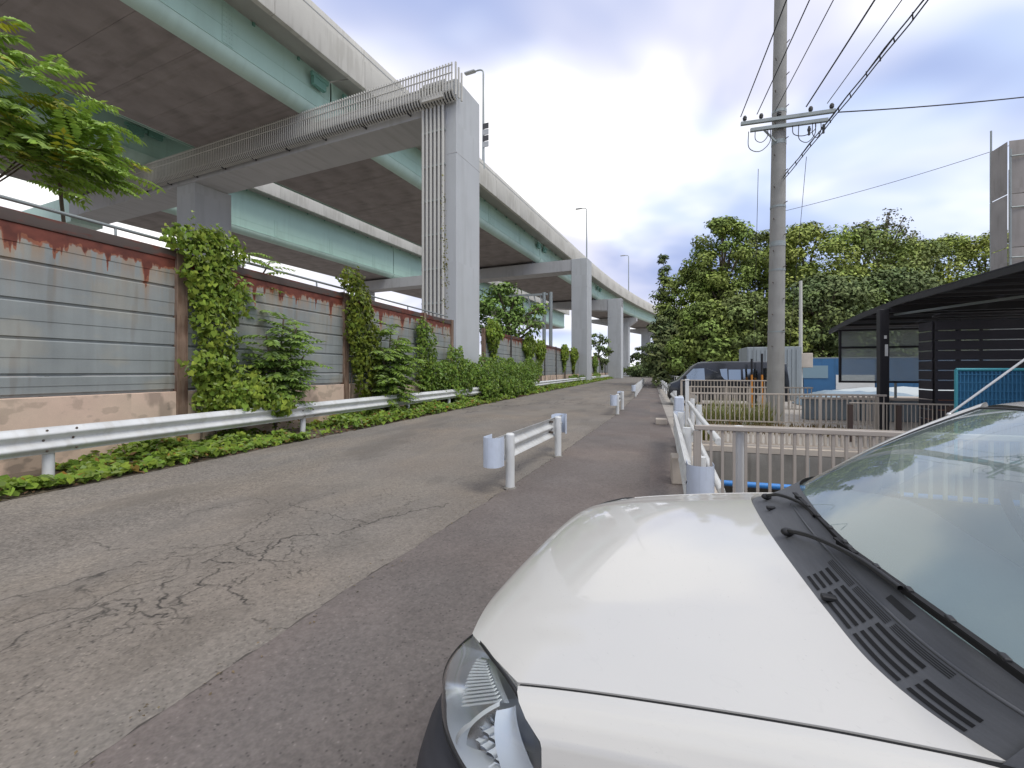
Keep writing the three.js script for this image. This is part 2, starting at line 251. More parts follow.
// further on: one long sheet of texture, 14..62 m, then a repeating one
const roadMid = dtex(2048, 512, (i, j) => {
  const s = 14 + i * 48 / 2048, p = -8.4 + j * 8.4 / 512; let f = asphaltTone(s, p);
  const g = LAT[(i * 577 + j * 4157) & 65535]; f *= 0.90 + 0.2 * g;
  const crack = sstep(0.018, 0.004, Math.abs(fbm(s * 0.5, p * 1.2, 4, 256, 51) - 0.5)) * sstep(0.5, 0.6, fbm(s * 0.2, p * 0.4, 2, 256, 52)) * 0.4;
  const warm = (fbm(s * 0.8 + 5, p * 1.1 + 2, 3, 256, 28) - 0.45) * 0.08, dust = sstep(0.5, 0.72, fbm(s * 0.6 + 80, p * 1.3 + 31, 4, 256, 33)) * 0.12; f *= 1 - crack;
  return [0.181 * (1 + warm) * (1 + dust * 0.9) * f, 0.159 * (1 + dust * 0.75) * f, 0.135 * (1 - warm) * (1 + dust * 0.45) * f];
}, { repeat: false });
roadMid.repeat.set(1 / 48, 1 / 8.4); roadMid.offset.set(-14 / 48, 1);
M.roadMid = std({ map: roadMid, roughness: 0.93 });
M.roadFar = std({ map: mottled([0.185, 0.165, 0.142], 6, { blotch: 0.14, grain: 0.2, k: 61 }), roughness: 0.93 });
const pathTex = dtex(2048, 1024, (i, j) => {      // 16 x 8 m of darker, slightly red footpath
  const s = i / 128, p = j / 128, g = LAT[(i * 811 + j * 3557 + ((i * j) & 2047)) & 65535], g2 = vnoise(i * 0.42, j * 0.42, 4096, 4096, 6);
  let f = 1 + (fbm(s * 1, p * 1, 5, 16, 71) - 0.5) * 0.30 + (fbm(s * 3, p * 3, 4, 48, 72) - 0.5) * 0.24;
  f *= 0.74 + 0.26 * g + 0.30 * g2; if (g > 0.995) f *= 1.4; if (g < 0.012) f *= 0.5;
  const red = (fbm(s * 0.75, p * 0.75, 3, 12, 73) - 0.5) * 0.13, st = sstep(0.62, 0.74, fbm(s * 0.5, p * 1, 4, 8, 75)) * 0.16;
  return [0.142 * f * (1 + red) * (1 + st), 0.120 * f * (1 + st), 0.108 * f * (1 - red * 0.5) * (1 + st * 0.8)];
});
pathTex.repeat.set(1 / 16, 1 / 8);
const pathBump = dtex(1024, 512, (i, j) => { const v = vnoise(i * 0.84, j * 0.84, 4096, 4096, 6) * 0.5 + LAT[(i * 211 + j * 911) & 65535] * 0.4; return [v, v, v]; }, { srgb: false }); pathBump.repeat.set(1 / 16, 1 / 8);
M.path = std({ map: pathTex, bumpMap: pathBump, bumpScale: 0.004, roughness: 0.94 });
const soilTex = mottled([0.13, 0.10, 0.07], 2.5, { n: 512, blotch: 0.3, grain: 0.4, k: 81 });
M.soil = std({ map: soilTex, roughness: 1 });
M.yard = std({ map: mottled([0.36, 0.33, 0.29], 5, { n: 512, blotch: 0.18, grain: 0.22, k: 82 }), roughness: 0.95 });

// the ground sheet with the hole of the ditch cut out of it
const DITCH = { s0: 5.45, s1: 9.0, p0: 0.75, p1: 9.5 };
{
  const pos = [], uv = [], idx = []; const sx = [-60, DITCH.s0, DITCH.s1, 700], px = [-600, DITCH.p0, DITCH.p1, 600];
  for (const s of sx) for (const p of px) { const v = road(s, p, -0.012); pos.push(v.x, v.y, v.z); uv.push(s, p); }
  for (let i = 0; i < 3; i++) for (let j = 0; j < 3; j++) { if (i === 1 && j === 1) continue; const a = i * 4 + j, b = a + 1, c = a + 4, d = c + 1; idx.push(a, b, c, b, d, c); }
  const g = new THREE.BufferGeometry(); g.setAttribute('position', new THREE.Float32BufferAttribute(pos, 3)); g.setAttribute('uv', new THREE.Float32BufferAttribute(uv, 2)); g.setIndex(idx); g.computeVertexNormals();
  struct('ground', g, M.yard);
}
const LEFT = (s) => -7.18 + 0.10 * (fbm(s * 0.9, 3.3, 3, 256, 91) - 0.5) * 2;
struct('road', strip(range(-8, 14, 44), LEFT, (s) => edgeP(s) + 0.06, 0.0, 3), M.roadNear);
struct('road', strip(range(14, 62, 48), LEFT, (s) => edgeP(s) + 0.06, 0.0, 3), M.roadMid);
struct('road', strip(range(62, 190, 20), LEFT, (s) => edgeP(s) + 0.06, 0.0, 2), M.roadFar);
// footpath: a slightly raised layer of darker asphalt with a ragged lip towards the road
const lip = (s) => edgeP(s) + 0.022 * (fbm(s * 4, 1.5, 4, 256, 95) - 0.5) * 2;
struct('footpath', [strip(range(-8, 30, 380), lip, (s) => (s < 3.9 ? 8.5 : 0.52), 0.014, 4), strip(range(30, 150, 40), lip, () => 0.6, 0.014, 3)].map((g) => g), M.path);
{ // the lip itself: a low crumbled edge with trapped grit
  const pos = [], uv = [], idx = [], ss = range(-8, 30, 760); ss.forEach((s, i) => { const q = lip(s); const a = road(s, q + 0.004, 0.0145), b = road(s, q - 0.008 - 0.03 * vnoise(s * 14, 2, 4096, 256, 5), 0.002); pos.push(a.x, a.y, a.z, b.x, b.y, b.z); uv.push(s, 0, s, 0.05); });
  for (let i = 0; i < ss.length - 1; i++) { const a = i * 2; idx.push(a, a + 2, a + 1, a + 1, a + 2, a + 3); }
  const g = new THREE.BufferGeometry(); g.setAttribute('position', new THREE.Float32BufferAttribute(pos, 3)); g.setAttribute('uv', new THREE.Float32BufferAttribute(uv, 2)); g.setIndex(idx); g.computeVertexNormals();
  struct('footpath_edge', g, std({ map: mottled([0.085, 0.073, 0.062], 1.5, { blotch: 0.4, grain: 0.4, k: 97 }), roughness: 1 }));
}
struct('verge', strip(range(-8, 150, 300), () => -13, (s) => LEFT(s) + 0.05, 0.006, 2), M.soil);

// ditch beside the footpath: concrete walls, dark bed
{
  const { s0, s1, p0, p1 } = DITCH, dp = 1.7, put = (gs) => { const m = merge(gs); m.rotateY(-RH); return m; };
  const L = p1 - p0, cp = (p0 + p1) / 2;
  struct('ditch', put([mUV(box(L + 0.4, 0.62, 0.3, cp, -0.32, -s1 - 0.15)), mUV(box(L + 0.4, dp, 0.2, cp, -dp / 2 - 0.02, -s1 - 0.9)), mUV(box(L, 0.1, 1.0, cp, -dp - 0.07, -s1 - 0.4)), mUV(box(L + 0.4, dp, 0.2, cp, -dp / 2 - 0.01, -s0 + 0.1)), mUV(box(0.2, dp, s1 - s0, p0 - 0.1, -dp / 2 - 0.012, -(s0 + s1) / 2)), mUV(box(0.2, dp, s1 - s0, p1 + 0.1, -dp / 2 - 0.012, -(s0 + s1) / 2)), mUV(box(L, 0.1, s1 - s0, cp, -dp - 0.06, -(s0 + s1) / 2))]), M.concreteDark);
  struct('ditch_coping', put([mUV(box(L + 0.5, 0.10, 0.32, cp, 0.05, -s1 - 0.16)), mUV(box(0.25, 0.11, s1 - s0 + 0.6, p0 - 0.13, 0.055, -(s0 + s1) / 2))]), M.coping);
}

// ------------------------------------------------------------------ the elevated road
const dshift = (u) => (u > 74 ? 4.2 * ((u - 74) / 63) ** 2 : 0);
const useg = (a, b, st) => range(a, b, Math.max(1, Math.ceil((b - a) / st)));
const SOF = 16.55, CAP = 16.2, CAPB = 14.72;                       // soffit, beam top, beam bottom
function deck(name, label, vR, vL, u0, u1, joints, shift, withLeft, rise = 0, deep = 0) {
  const TP = SOF + deep;                                                // top works sit higher on a deeper girder
  const t = thing(name, label, 'viaduct', via(0, 0), -VH);
  const spans = []; let a = u0; for (const j of joints) { spans.push([a, j - 0.06]); a = j + 0.06; } spans.push([a, u1]);
  const arc = (v, s, n = 7) => Array.from({ length: n }, (_, k) => { const q = k / (n - 1) * Math.PI / 2; return [v - s * (0.62 - 0.62 * Math.cos(q)) - s * 0, SOF + 0.62 - 0.62 * Math.sin(q)]; });
  for (const [b0, b1] of spans) {
    const us = useg(b0, b1, b0 > 60 ? 5 : 12);
    // soffit lining, web plates with a rounded lower fairing, slab with overhangs
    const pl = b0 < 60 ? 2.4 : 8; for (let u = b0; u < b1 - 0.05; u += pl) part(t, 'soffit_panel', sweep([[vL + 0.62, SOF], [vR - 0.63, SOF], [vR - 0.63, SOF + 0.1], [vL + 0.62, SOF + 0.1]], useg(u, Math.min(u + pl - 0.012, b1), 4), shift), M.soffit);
    part(t, 'box_bottom', sweep([[vL + 0.3, SOF + 0.12], [vR - 0.3, SOF + 0.12], [vR - 0.3, SOF + 0.2], [vL + 0.3, SOF + 0.2]], us, shift), M.green);
    if (b0 < 60) for (let u = b0 + 5; u < b1 - 2; u += 8.3) { const sp = part(t, 'splice_plate', box(0.02, 1.9, 0.55, vR - 0.085 + shift(u), SOF + 1.72, -u), M.green); const bg = []; for (let q = 0; q < 8; q++) for (const dz of [-0.19, -0.08, 0.08, 0.19]) bg.push(box(0.016, 0.045, 0.045, vR - 0.07 + shift(u), SOF + 0.92 + q * 0.23, -u + dz)); part(sp, 'bolt_heads', bg, M.green).userData.kind = 'stuff'; }
    part(t, 'edge_fairing', sweep([...arc(vR, 1), [vR - 0.62, SOF + 0.05], [vR - 0.10, SOF + 0.6], [vR - 0.06, SOF + 0.62]], us, shift), M.greenPale);
    const web = part(t, 'girder_web', sweep([[vR - 0.10, SOF + 0.66], [vR - 0.10, TP + 2.8], [vR - 0.16, TP + 2.8], [vR - 0.16, SOF + 0.66]], us, shift), M.green);
    part(web, 'flange', sweep([[vR + 0.03, SOF + 0.62], [vR + 0.03, SOF + 0.66], [vR - 0.16, SOF + 0.66], [vR - 0.16, SOF + 0.62]], us, shift), M.green);
    part(web, 'stiffener', sweep([[vR - 0.085, SOF + 1.55], [vR - 0.085, SOF + 1.575], [vR - 0.10, SOF + 1.575], [vR - 0.10, SOF + 1.55]], us, shift), M.green);
    part(t, 'girder_web', sweep([[vL + 0.10, SOF + 0.1], [vL + 0.10, TP + 2.8], [vL + 0.16, TP + 2.8], [vL + 0.16, SOF + 0.1]], us, shift), M.green);
    part(t, 'slab', sweep([[vR + 1.5, TP + 2.6], [vR + 1.5, TP + 3.0], [vL - 1.9, TP + 3.0], [vL - 1.9, TP + 2.6], [vL, TP + 2.78], [vR - 0.3, TP + 2.80], [vR, TP + 2.80]], us, shift), M.slab);
    // clips under the overhang along the top of the web
    if (b0 < 60) for (let u = b0 + 1.5; u < b1 - 0.5; u += 2.7) part(web, 'bracket', box(0.10, 0.16, 0.12, vR - 0.04 + shift(u), TP + 2.70, -u), M.greenDark);
  }
  // concrete parapet in cast lengths with open joints, a low rail line near the top
  const L = 6.2; for (let u = u0; u < u1; u += L) {
    const e = Math.min(u + L - 0.03, u1), us = useg(u, e, 3.2); const far = u > 60; 
    const p = part(t, 'parapet_panel', sweep([[vR + 1.5, TP + 2.45], [vR + 1.78, TP + 2.45], [vR + 1.80, TP + 2.5], [vR + 1.80, TP + 4.12], [vR + 1.72, TP + 4.16], [vR + 1.72, TP + 4.86 + rise], [vR + 1.70, TP + 4.9 + rise], [vR + 1.52, TP + 4.9 + rise], [vR + 1.5, TP + 4.86 + rise]], us, shift), M.parapet);
    if (!far) { part(p, 'rail_line', sweep([[vR + 1.74, TP + 4.50], [vR + 1.74, TP + 4.55], [vR + 1.72, TP + 4.55], [vR + 1.72, TP + 4.50]], us, shift), M.steel); }
  }
  if (withLeft) part(t, 'barrier_wall', sweep([[vL - 1.9, TP + 3], [vL - 1.6, TP + 3], [vL - 1.6, TP + 4.2], [vL - 1.9, TP + 4.2]], useg(u0, u1, 8), shift), M.parapet);
  return t;
}
const PIER_U = [19, 56, 90, 124, 158];
const deckA = deck('viaduct_deck', 'elevated road deck with green girder and pale concrete parapet nearest the street', -21.2, -32.1, -16, 205, [20.3, 57.3, 91, 125, 159], dshift, true);
// bearings and the green gear boxes beside the joints, parts of the deck
for (const u of [20.3, 57.3, 91]) for (const du of [-1.2, 1.2]) {
  const g = part(deckA, 'joint_bracket', [box(0.25, 0.5, 0.9, -21.0 + dshift(u), SOF + 1.9, -(u + du)), box(0.18, 0.22, 1.2, -20.92 + dshift(u), SOF + 2.2, -(u + du))], M.greenDark);
  part(deckA, 'bearing', box(0.8, 0.36, 0.7, -22.4 + dshift(u), CAP + 0.18, -(u + du * 0.6)), M.darkSteel);
  part(deckA, 'bearing', box(0.8, 0.36, 0.7, -30.6 + dshift(u), CAP + 0.18, -(u + du * 0.6)), M.darkSteel);
}
const deckB = deck('viaduct_deck', 'green elevated deck behind the first one, over the rusty wall at far left', -37.2, -49.8, -16, 22.6, [], () => 0, true);
deck('viaduct_deck', 'second elevated deck with white parapet, seen between the tall pier and its inner column', -46.4, -55.0, 22.8, 150, [57.3, 91], () => 0, true, 0, 2.2);

for (const [u, y] of [[17.6, 1.9], [18.8, 2.2]]) part(deckB, 'joint_bracket', [box(0.25, 0.45, 0.9, -36.95, SOF + y, -u), box(0.2, 0.2, 1.3, -36.9, SOF + y + 0.25, -u)], M.greenDark);

// piers
function column(t, v, u, w, l, h, mat = M.pier) {
  const c = part(t, 'column', mUV(rbox(w, h, l, 0.05, v - w / 2, h / 2, -(u + l / 2))), mat);
  for (const y of [h * 0.77]) if (y < h - 1) part(c, 'joint_band', box(w + 0.012, 0.045, l + 0.012, v - w / 2, y, -(u + l / 2)), M.beam);
  return c;
}
const lab = ['tall grey portal pier with pipes down its side, standing in the wall line', 'second grey portal pier from the camera, right of the leafy tree', 'third grey pier, single column under the deck edge', 'fourth grey pier with hammerhead beam, near the road end', 'farthest grey pier with hammerhead, closing the road view'];
const piers = PIER_U.map((u, i) => thing('viaduct_pier', lab[i], 'pier', via(u, [-11.5, -14.3, -16, -20, -18.3][i]), -VH, 'piers of the elevated road'));
{
  // first pier: portal frame. local origin at the outer near corner of its column
  const t = piers[0], u = 0, o = -11.48;
  column(t, 0, 0, 2.1, 2.45, CAP);
  column(t, -32.7 - o, 0.05, 2.1, 2.6, CAPB);
  part(t, 'crossbeam', mUV(box(36.5, CAP - CAPB, 2.35, -2.1 - 18.25, (CAP + CAPB) / 2, -1.225)), M.beam);
  const ext = part(t, 'crossbeam', mUV(box(13, 2.2, 2.2, -2.1 - 36.5 - 6.5, 15.5, -1.25)), M.greenPale, 'pale green steel extension of the crossbeam');
  column(t, -54 - o, 0.1, 2.2, 2.4, 14.4);
  // conduits down the near face of the column, with clamps
  const xs = [-1.90, -1.66, -1.42, -1.18, -0.94, -0.70];
  xs.forEach((x) => part(t, 'conduit_pipe', [rod(V(x, 2.2, 0.16), V(x, CAP - 0.75, 0.16), 0.075, 0.075, 10), rod(V(x, CAP - 0.75, 0.16), V(x + 0.03, CAP - 0.3, 0.42), 0.075, 0.075, 10)], M.conduit));
  for (let y = 3.2; y < CAP - 1; y += 1.75) part(t, 'pipe_clamp', box(1.4, 0.09, 0.12, -1.30, y, 0.11), M.galv);
  part(t, 'pipe_backing', box(1.4, CAP - 1.4, 0.03, -1.30, (CAP + 1.6) / 2, 0.02), M.beam);
  part(t, 'cable_box', rbox(1.3, 0.3, 0.42, 0.03, -1.1, CAP - 1.0, 0.34), M.conduit);
  // inspection walkway guard along the near face of the beam: upright bars whose feet curl in under the walkway
  const gr = thing('walkway_guard', 'long row of pale upright bars fixed along the crossbeam of the tall pier', 'guard railing', via(PIER_U[0], -11.48, CAPB), -VH);
  const y0 = CAP - CAPB - 1.12, top = CAP - CAPB + 0.38;
  const shape = new THREE.CatmullRomCurve3([V(0, y0 - 0.16, 0.16), V(0, y0 - 0.06, 0.40), V(0, y0 + 0.16, 0.54), V(0, y0 + 0.5, 0.56), V(0, top, 0.56)], false, 'catmullrom', 0.3);
  const gb = new THREE.TubeGeometry(shape, 12, 0.046, 5, false);
  for (let x = 0.05, k = 0; x > -28.8; x -= 0.172, k++) { const m = part(gr, 'bar', gb, M.conduit); m.position.x = x; }
  for (const y of [top - 0.12, top - 0.5]) part(gr, 'rail', rod(V(0.1, y, 0.58), V(-28.8, y, 0.58), 0.03, 0.03, 6), M.conduit);
  part(gr, 'walkway_grating', box(28.8, 0.05, 0.36, -14.4, y0 + 0.02, 0.22), M.darkSteel);
  for (const y of [y0 + 0.2, y0 + 0.62]) part(gr, 'rail', rod(V(0.1, y, 0.5), V(-28.8, y, 0.5), 0.03, 0.03, 6), M.conduit);
  part(gr, 'shade_plate', box(28.7, 0.42, 0.015, -14.4, y0 + 0.12, 0.38), M.darkSteel);  // dark sheet behind the bar feet, put in as the shade under the walkway
  for (let x = -2.8; x > -28; x -= 3.0) part(gr, 'support_arm', box(0.06, 0.2, 0.3, x, y0 - 0.1, 0.15), M.darkSteel);
  for (let k = 0; k < 3; k++) part(gr, 'end_bar', rod(V(0.24, y0 - 0.1, 0.5 - k * 0.28), V(0.24, top - 0.1 * k, 0.5 - k * 0.28), 0.05, 0.05, 6), M.conduit);
}
{ // second pier: portal
  const t = piers[1]; column(t, 0, 0, 2.1, 2.5, CAP); part(t, 'crossbeam', mUV(box(38, CAP - CAPB, 2.3, -2.05 - 19, (CAP + CAPB) / 2, -1.25)), M.beam); column(t, -19, 0.1, 2.1, 2.3, CAPB); column(t, -37, 0.1, 2.1, 2.3, CAPB);
}
[[2, 2.7, 16.5], [3, 2.5, 0], [4, 2.9, 0]].forEach(([i, w]) => {  // hammerheads
  const t = piers[i], sh = dshift(PIER_U[i]), vc = [-16, -20, -18.3][i - 2]; column(t, 0, 0, w, 2.5, CAPB + (i === 2 ? 1.45 : 0.3));
  const r = (i === 2 ? 0.0 : -20.6 + sh - vc), l = -33.2 + sh - vc;  // cap spans the deck it carries
  const sp = [[r, CAP], [l, CAP], [l, CAP - 0.9], [Math.max(l + 5, -w - 4), CAPB - 0.5], [-w, CAPB - 0.9], [0, CAPB - (r > 0.2 ? 0.9 : 0.2)], [r, CAP - (r > 0.2 ? 0.9 : 1.2)]];
  const s = new THREE.Shape(sp.map((q) => new THREE.Vector2(q[0], q[1]))); const g = new THREE.ExtrudeGeometry(s, { depth: 2.3, bevelEnabled: false }); g.translate(0, 0, -2.4);
  part(t, 'crossbeam', mUV(g), M.beam);
});
// street lamps on the parapet
function deckLamp(u, label, sign) {
  const v = -19.55 + dshift(u), t = thing('street_lamp', label, 'street lamp', via(u, v, SOF + 4.9), -VH, 'lamps along the elevated road');
  part(t, 'mast', rod(V(0, -0.9, 0.2), V(0, 8.3, 0.2), 0.13, 0.085, 10), M.galv);
  part(t, 'arm', tube([V(0, 8.25, 0.2), V(-0.04, 8.62, 0.2), V(-0.3, 8.82, 0.2), V(-1.0, 8.86, 0.2)], 0.075, 16, 8), M.galv);
  part(t, 'lamp_head', rbox(1.15, 0.2, 0.42, 0.08, -1.45, 8.9, 0.2), M.steel);
  if (sign) for (let k = 0; k < 4; k++) part(t, 'sign_plate', rbox(0.62, 0.52, 0.06, 0.02, 0.3, 1.55 + k * 0.58, 0.3), k % 2 ? M.darkSteel : M.steel);
}
deckLamp(37.4, 'nearest tall lamp on the elevated parapet with small stacked plates on its mast', true);
deckLamp(76.5, 'second lamp on the elevated parapet, slim mast above the second pier', false);
deckLamp(112, 'third and smallest lamp on the elevated parapet, left of the dark conifer', false);

// ------------------------------------------------------------------ rusty metal wall on its concrete footing
const WALLP = -8.9, Y0 = 1.11, YC = 3.68, YT = 3.86;
function wallTex(k, rust) {
  const w = 1024, h = 512;                                       // one bay: 4.94 m x (1.11..3.75)
  const edge = []; for (let i = 0; i < w; i++) { const x = i / w; let d = 0.08 + 0.20 * fbm(x * 9, k * 3.7, 4, 256, 100 + k) + 0.20 * sstep(0.55, 0.85, vnoise(x * 60, k, 256, 256, 7)) * fbm(x * 8, 5, 2, 256, 9);
    edge.push(d * rust); }
  const r = rng(900 + k); for (let q = 0; q < 7; q++) { const c = Math.floor((0.04 + 0.92 * ((q + r() * 0.8) / 7)) * w), wd = 9 + r() * 30, dp = (0.24 + r() * 0.7) * rust; for (let i = -70; i < 70; i++) { const e = Math.exp(-((i / wd) ** 2)); const ii = (c + i + w) % w; edge[ii] = Math.max(edge[ii], dp * e * (0.72 + 0.5 * vnoise(i * 0.24, q + k * 5, 256, 256, 3))); } }
  return dtex(w, h, (i, j) => {
    const y = Y0 + (j / h) * (YT - Y0), x = i / w * 4.94, dn = YC - y;        // metres below the cap
    let f = 1 + (LAT[(i * 31 + j * 977) & 65535] - 0.5) * 0.08 + (fbm(x * 2.5, y * 3, 4, 256, k + 60) - 0.5) * 0.22 + (fbm(x * 9, y * 0.5, 3, 256, k + 61) - 0.5) * 0.22;
    let c = [0.27 * f, 0.292 * f, 0.284 * f];
    const g = fbm(x * 1.6, y * 2.4, 4, 256, k + 62), g2 = fbm(x * 7 , y * 0.7, 3, 256, k + 63);
    const mud = sstep(0.48, 0.7, g) * 0.5; c = [lerp(c[0], 0.34 * f, mud), lerp(c[1], 0.325 * f, mud), lerp(c[2], 0.27 * f, mud)];
    const runs = sstep(0.60, 0.76, g2) * 0.35; c = c.map((v, q) => v * (1 - runs * [0.3, 0.42, 0.5][q]));
    const ed = edge[i] + (vnoise(x * 40, y * 30, 4096, 4096, 5) - 0.5) * 0.05;
    if (dn < ed || y > YC) {
      const n = fbm(x * 8, y * 8, 4, 256, k + 64), t = sstep(-0.04, 0.03, ed - dn); const deep = y > YC || dn < ed * (0.72 + 0.3 * (vnoise(x * 14, y * 5, 4096, 4096, 8) - 0.3));
      const R = deep ? [0.15 * (0.5 + n), 0.040 * (0.5 + n), 0.024 * (0.5 + n)] : [0.30 * (0.5 + n * 0.8), 0.115 * (0.45 + n * 0.8), 0.05 * (0.5 + n)];
      const old = y > YC ? 0.1 + 0.75 * sstep(0.42, 0.6, fbm(x * 2.4, y * 9, 4, 256, k + 66)) : 0; const G = [0.085, 0.075, 0.065]; c = c.map((v, q) => lerp(v, lerp(R[q], G[q], old), y > YC ? 1 : t));
    } else { const halo = Math.exp(-(dn - ed) / 0.26) * rust * sstep(0.35, 0.6, fbm(x * 12, y * 1.5, 3, 256, k + 65)) * 0.5; c = [lerp(c[0], 0.40, halo), lerp(c[1], 0.22, halo), lerp(c[2], 0.09, halo)]; }
    return c;
  });
}
const wallMats = [0, 1, 2].map((k) => { const t = wallTex(k, [1, 0.85, 0.55][k]); return std({ map: t, roughness: 0.62, metalness: 0.12 }); });
const footTex = dtex(1024, 256, (i, j) => {
  const x = i / 1024 * 4.94, y = j / 256 * 1.2; let f = 1 + (LAT[(i * 13 + j * 619) & 65535] - 0.5) * 0.12 + (fbm(x * 3, y * 3, 4, 256, 160) - 0.5) * 0.25;
  const pink = fbm(x * 1.1, y * 1.7, 3, 256, 161); let c = [0.64 * f, lerp(0.51, 0.46, pink) * f, lerp(0.38, 0.365, pink) * f];
  const n = fbm(x * 2.2, y * 1.4, 5, 256, 162), blot = sstep(0.50, 0.64, n) * 0.62, top = sstep(0.56, 0.68, fbm(x * 4, y * 6, 4, 256, 163)) * 0.5;
  const s = clamp(blot * 0.75 + top * 0.5, 0, 0.8); return [lerp(c[0], 0.115, s), lerp(c[1], 0.10, s), lerp(c[2], 0.08, s)];
});
footTex.repeat.set(1 / 4.94, 1 / 1.2);
M.foot = std({ map: footTex, roughness: 0.95 });
M.rustPost = std({ map: mottled([0.235, 0.16, 0.115], 1.3, { blotch: 0.4, grain: 0.14, streak: 0.65, dark: [0.5, 0.36, 0.28], k: 23 }), roughness: 0.85 });
M.darkPost = std({ map: mottled([0.07, 0.062, 0.055], 1.3, { blotch: 0.3, grain: 0.2, k: 24 }), roughness: 0.85 });
{
  const near = thing('metal_wall', 'grey corrugated metal wall with rust running from its top, along the street', 'wall', road(0, WALLP), -RH);
  const farW = thing('metal_wall', 'farther stretch of grey metal wall beyond the tall pier, half under vines', 'wall', road(0, WALLP), -RH);
  const tops = [[1.11, 0.31], [1.42, 0.555], [1.975, 0.57], [2.545, 0.57], [3.115, 0.565]];
  const cache = new Map();
  const plank = (q, L) => {
    const key = q + '_' + L.toFixed(2); if (cache.has(key)) return cache.get(key);
    const [y, h] = tops[q];
    const prof = [[-0.075, 0], [-0.04, 0], [-0.04, 0.034], [0, 0.044], [0.001, h * 0.49], [0.009, h * 0.505], [0.014, h - 0.02], [0.004, h - 0.004], [-0.075, h - 0.004]];
    const g = sweep(prof, [0, L], () => 0, true, true, 0.3); const P = g.attributes.position, U = g.attributes.uv;
    for (let i = 0; i < P.count; i++) { P.setY(i, P.getY(i) + y); U.setXY(i, -P.getZ(i) / 4.94, (P.getY(i) - Y0) / (YT - Y0)); }
    cache.set(key, g); return g;
  };
  const capG = (L) => { const g = sweep([[-0.10, YC], [0.035, YC], [0.04, YC + 0.02], [0.04, YT - 0.01], [0.03, YT], [-0.10, YT]], [0, L], () => 0, true, true, 0.3); const P = g.attributes.position, U = g.attributes.uv; for (let i = 0; i < P.count; i++) U.setXY(i, -P.getZ(i) / 4.94, clamp((P.getY(i) - Y0) / (YT - Y0), 0.94, 0.998)); return g; };
  function run(t, posts, far) {
    const r = rng(31 + posts.length);
    posts.forEach((s, i) => {
      const pm = far ? (r() < 0.6 ? M.darkPost : M.rustPost) : M.rustPost;
      part(t, 'post', mUV(merge([box(0.19, YT + 0.04, 0.02, -0.02, (YT + 0.04) / 2, -s + 0.095), box(0.19, YT + 0.04, 0.02, -0.02, (YT + 0.04) / 2, -s - 0.095), box(0.02, YT + 0.02, 0.17, 0.04, (YT + 0.02) / 2, -s)])), pm);
      if (i === posts.length - 1) return; const L = posts[i + 1] - s - 0.21, m = wallMats[far ? 2 : i % 3 === 1 ? 1 : 0];
      part(t, 'footing', mUV(rbox(0.24, 1.11, L, 0.015, -0.06, 0.545, -(s + 0.105 + L / 2)), 1, s * 0.37), M.foot);
      for (let q = 0; q < 5; q++) { const pl = part(t, 'panel', plank(q, L), m); pl.position.set((r() - 0.5) * 0.008, (r() - 0.5) * 0.006, -(s + 0.105)); }
      const c = part(t, 'cap', capG(L), m); c.position.z = -(s + 0.105);
    });
  }
  run(near, [-8.46, -3.52, 1.42, 6.36, 11.3, 16.24, 18.85], false);
  run(near === farW ? near : farW, range(23.1, 23.1 + 4.94 * 16, 16), true);
  // handrail pipe along the top of the wall
  part(near, 'handrail', rod(V(-0.16, 4.05, 8.4), V(-0.16, 4.05, -18.8), 0.03, 0.03, 8), M.galv);
  for (let s = -7; s < 18; s += 2.47) part(near, 'handrail_post', rod(V(-0.14, 3.7, -s), V(-0.16, 4.05, -s), 0.022, 0.022, 6), M.galv);
}

// ------------------------------------------------------------------ crash barriers
const WB = (h, dep, n = 22) => { const a = [], b = []; for (let k = 0; k <= n; k++) { const y = k / n, x = dep * (0.5 - 0.5 * Math.cos(y * 4 * Math.PI)) * (0.9 + 0.1 * Math.sin(y * Math.PI)); a.push([x, y * h]); b.push([x - 0.006, y * h]); } return [...a, ...b.reverse()]; };
{
  const t = thing('guard_rail', 'long white crash barrier in front of the rusty wall, weeds under it', 'guard rail', road(0, -8.0), -RH);
  const posts = [-5.7, -0.9, 3.96, 8.72, 13.6, 16.9, 21.5, 26.3, 31.0, 35.8, 40.6, 45.4, 50.2, 55, 60, 65, 70, 75, 80, 85, 90, 95, 100, 105, 110, 115];
  const prof = WB(0.37, 0.075).map(([x, y]) => [x, y + 0.35]);
  for (let i = 0; i < posts.length - 1; i++) {
    const a = posts[i] - 0.16, b = posts[i + 1] + 0.12, m = part(t, 'beam', sweep(prof, [a, b], () => 0, true, true, 0.9), M.white); m.position.set(0.006 * (i % 2), 0.002 * (i % 2), 0);
    if (a < 30) for (const [dy, ds] of [[0.045, -0.13], [0.19, -0.15], [0.325, -0.13], [0.045, 0.20], [0.19, 0.18], [0.325, 0.20]]) { const w = part(m, 'bolt', new THREE.SphereGeometry(0.017, 8, 6), M.bolt); w.scale.x = 0.55; w.position.set(dy === 0.19 ? 0.012 : 0.034 + 0.018, 0.35 + dy, -(posts[i] + ds + 0.05)); }
  }
  for (const s of posts) { const p = part(t, 'post', cyl(0.065, 0.065, 0.66, 16, -0.085, 0, -s), M.whitePost); part(p, 'bracket', box(0.06, 0.22, 0.1, -0.02, 0.53, -s), M.white); }
}
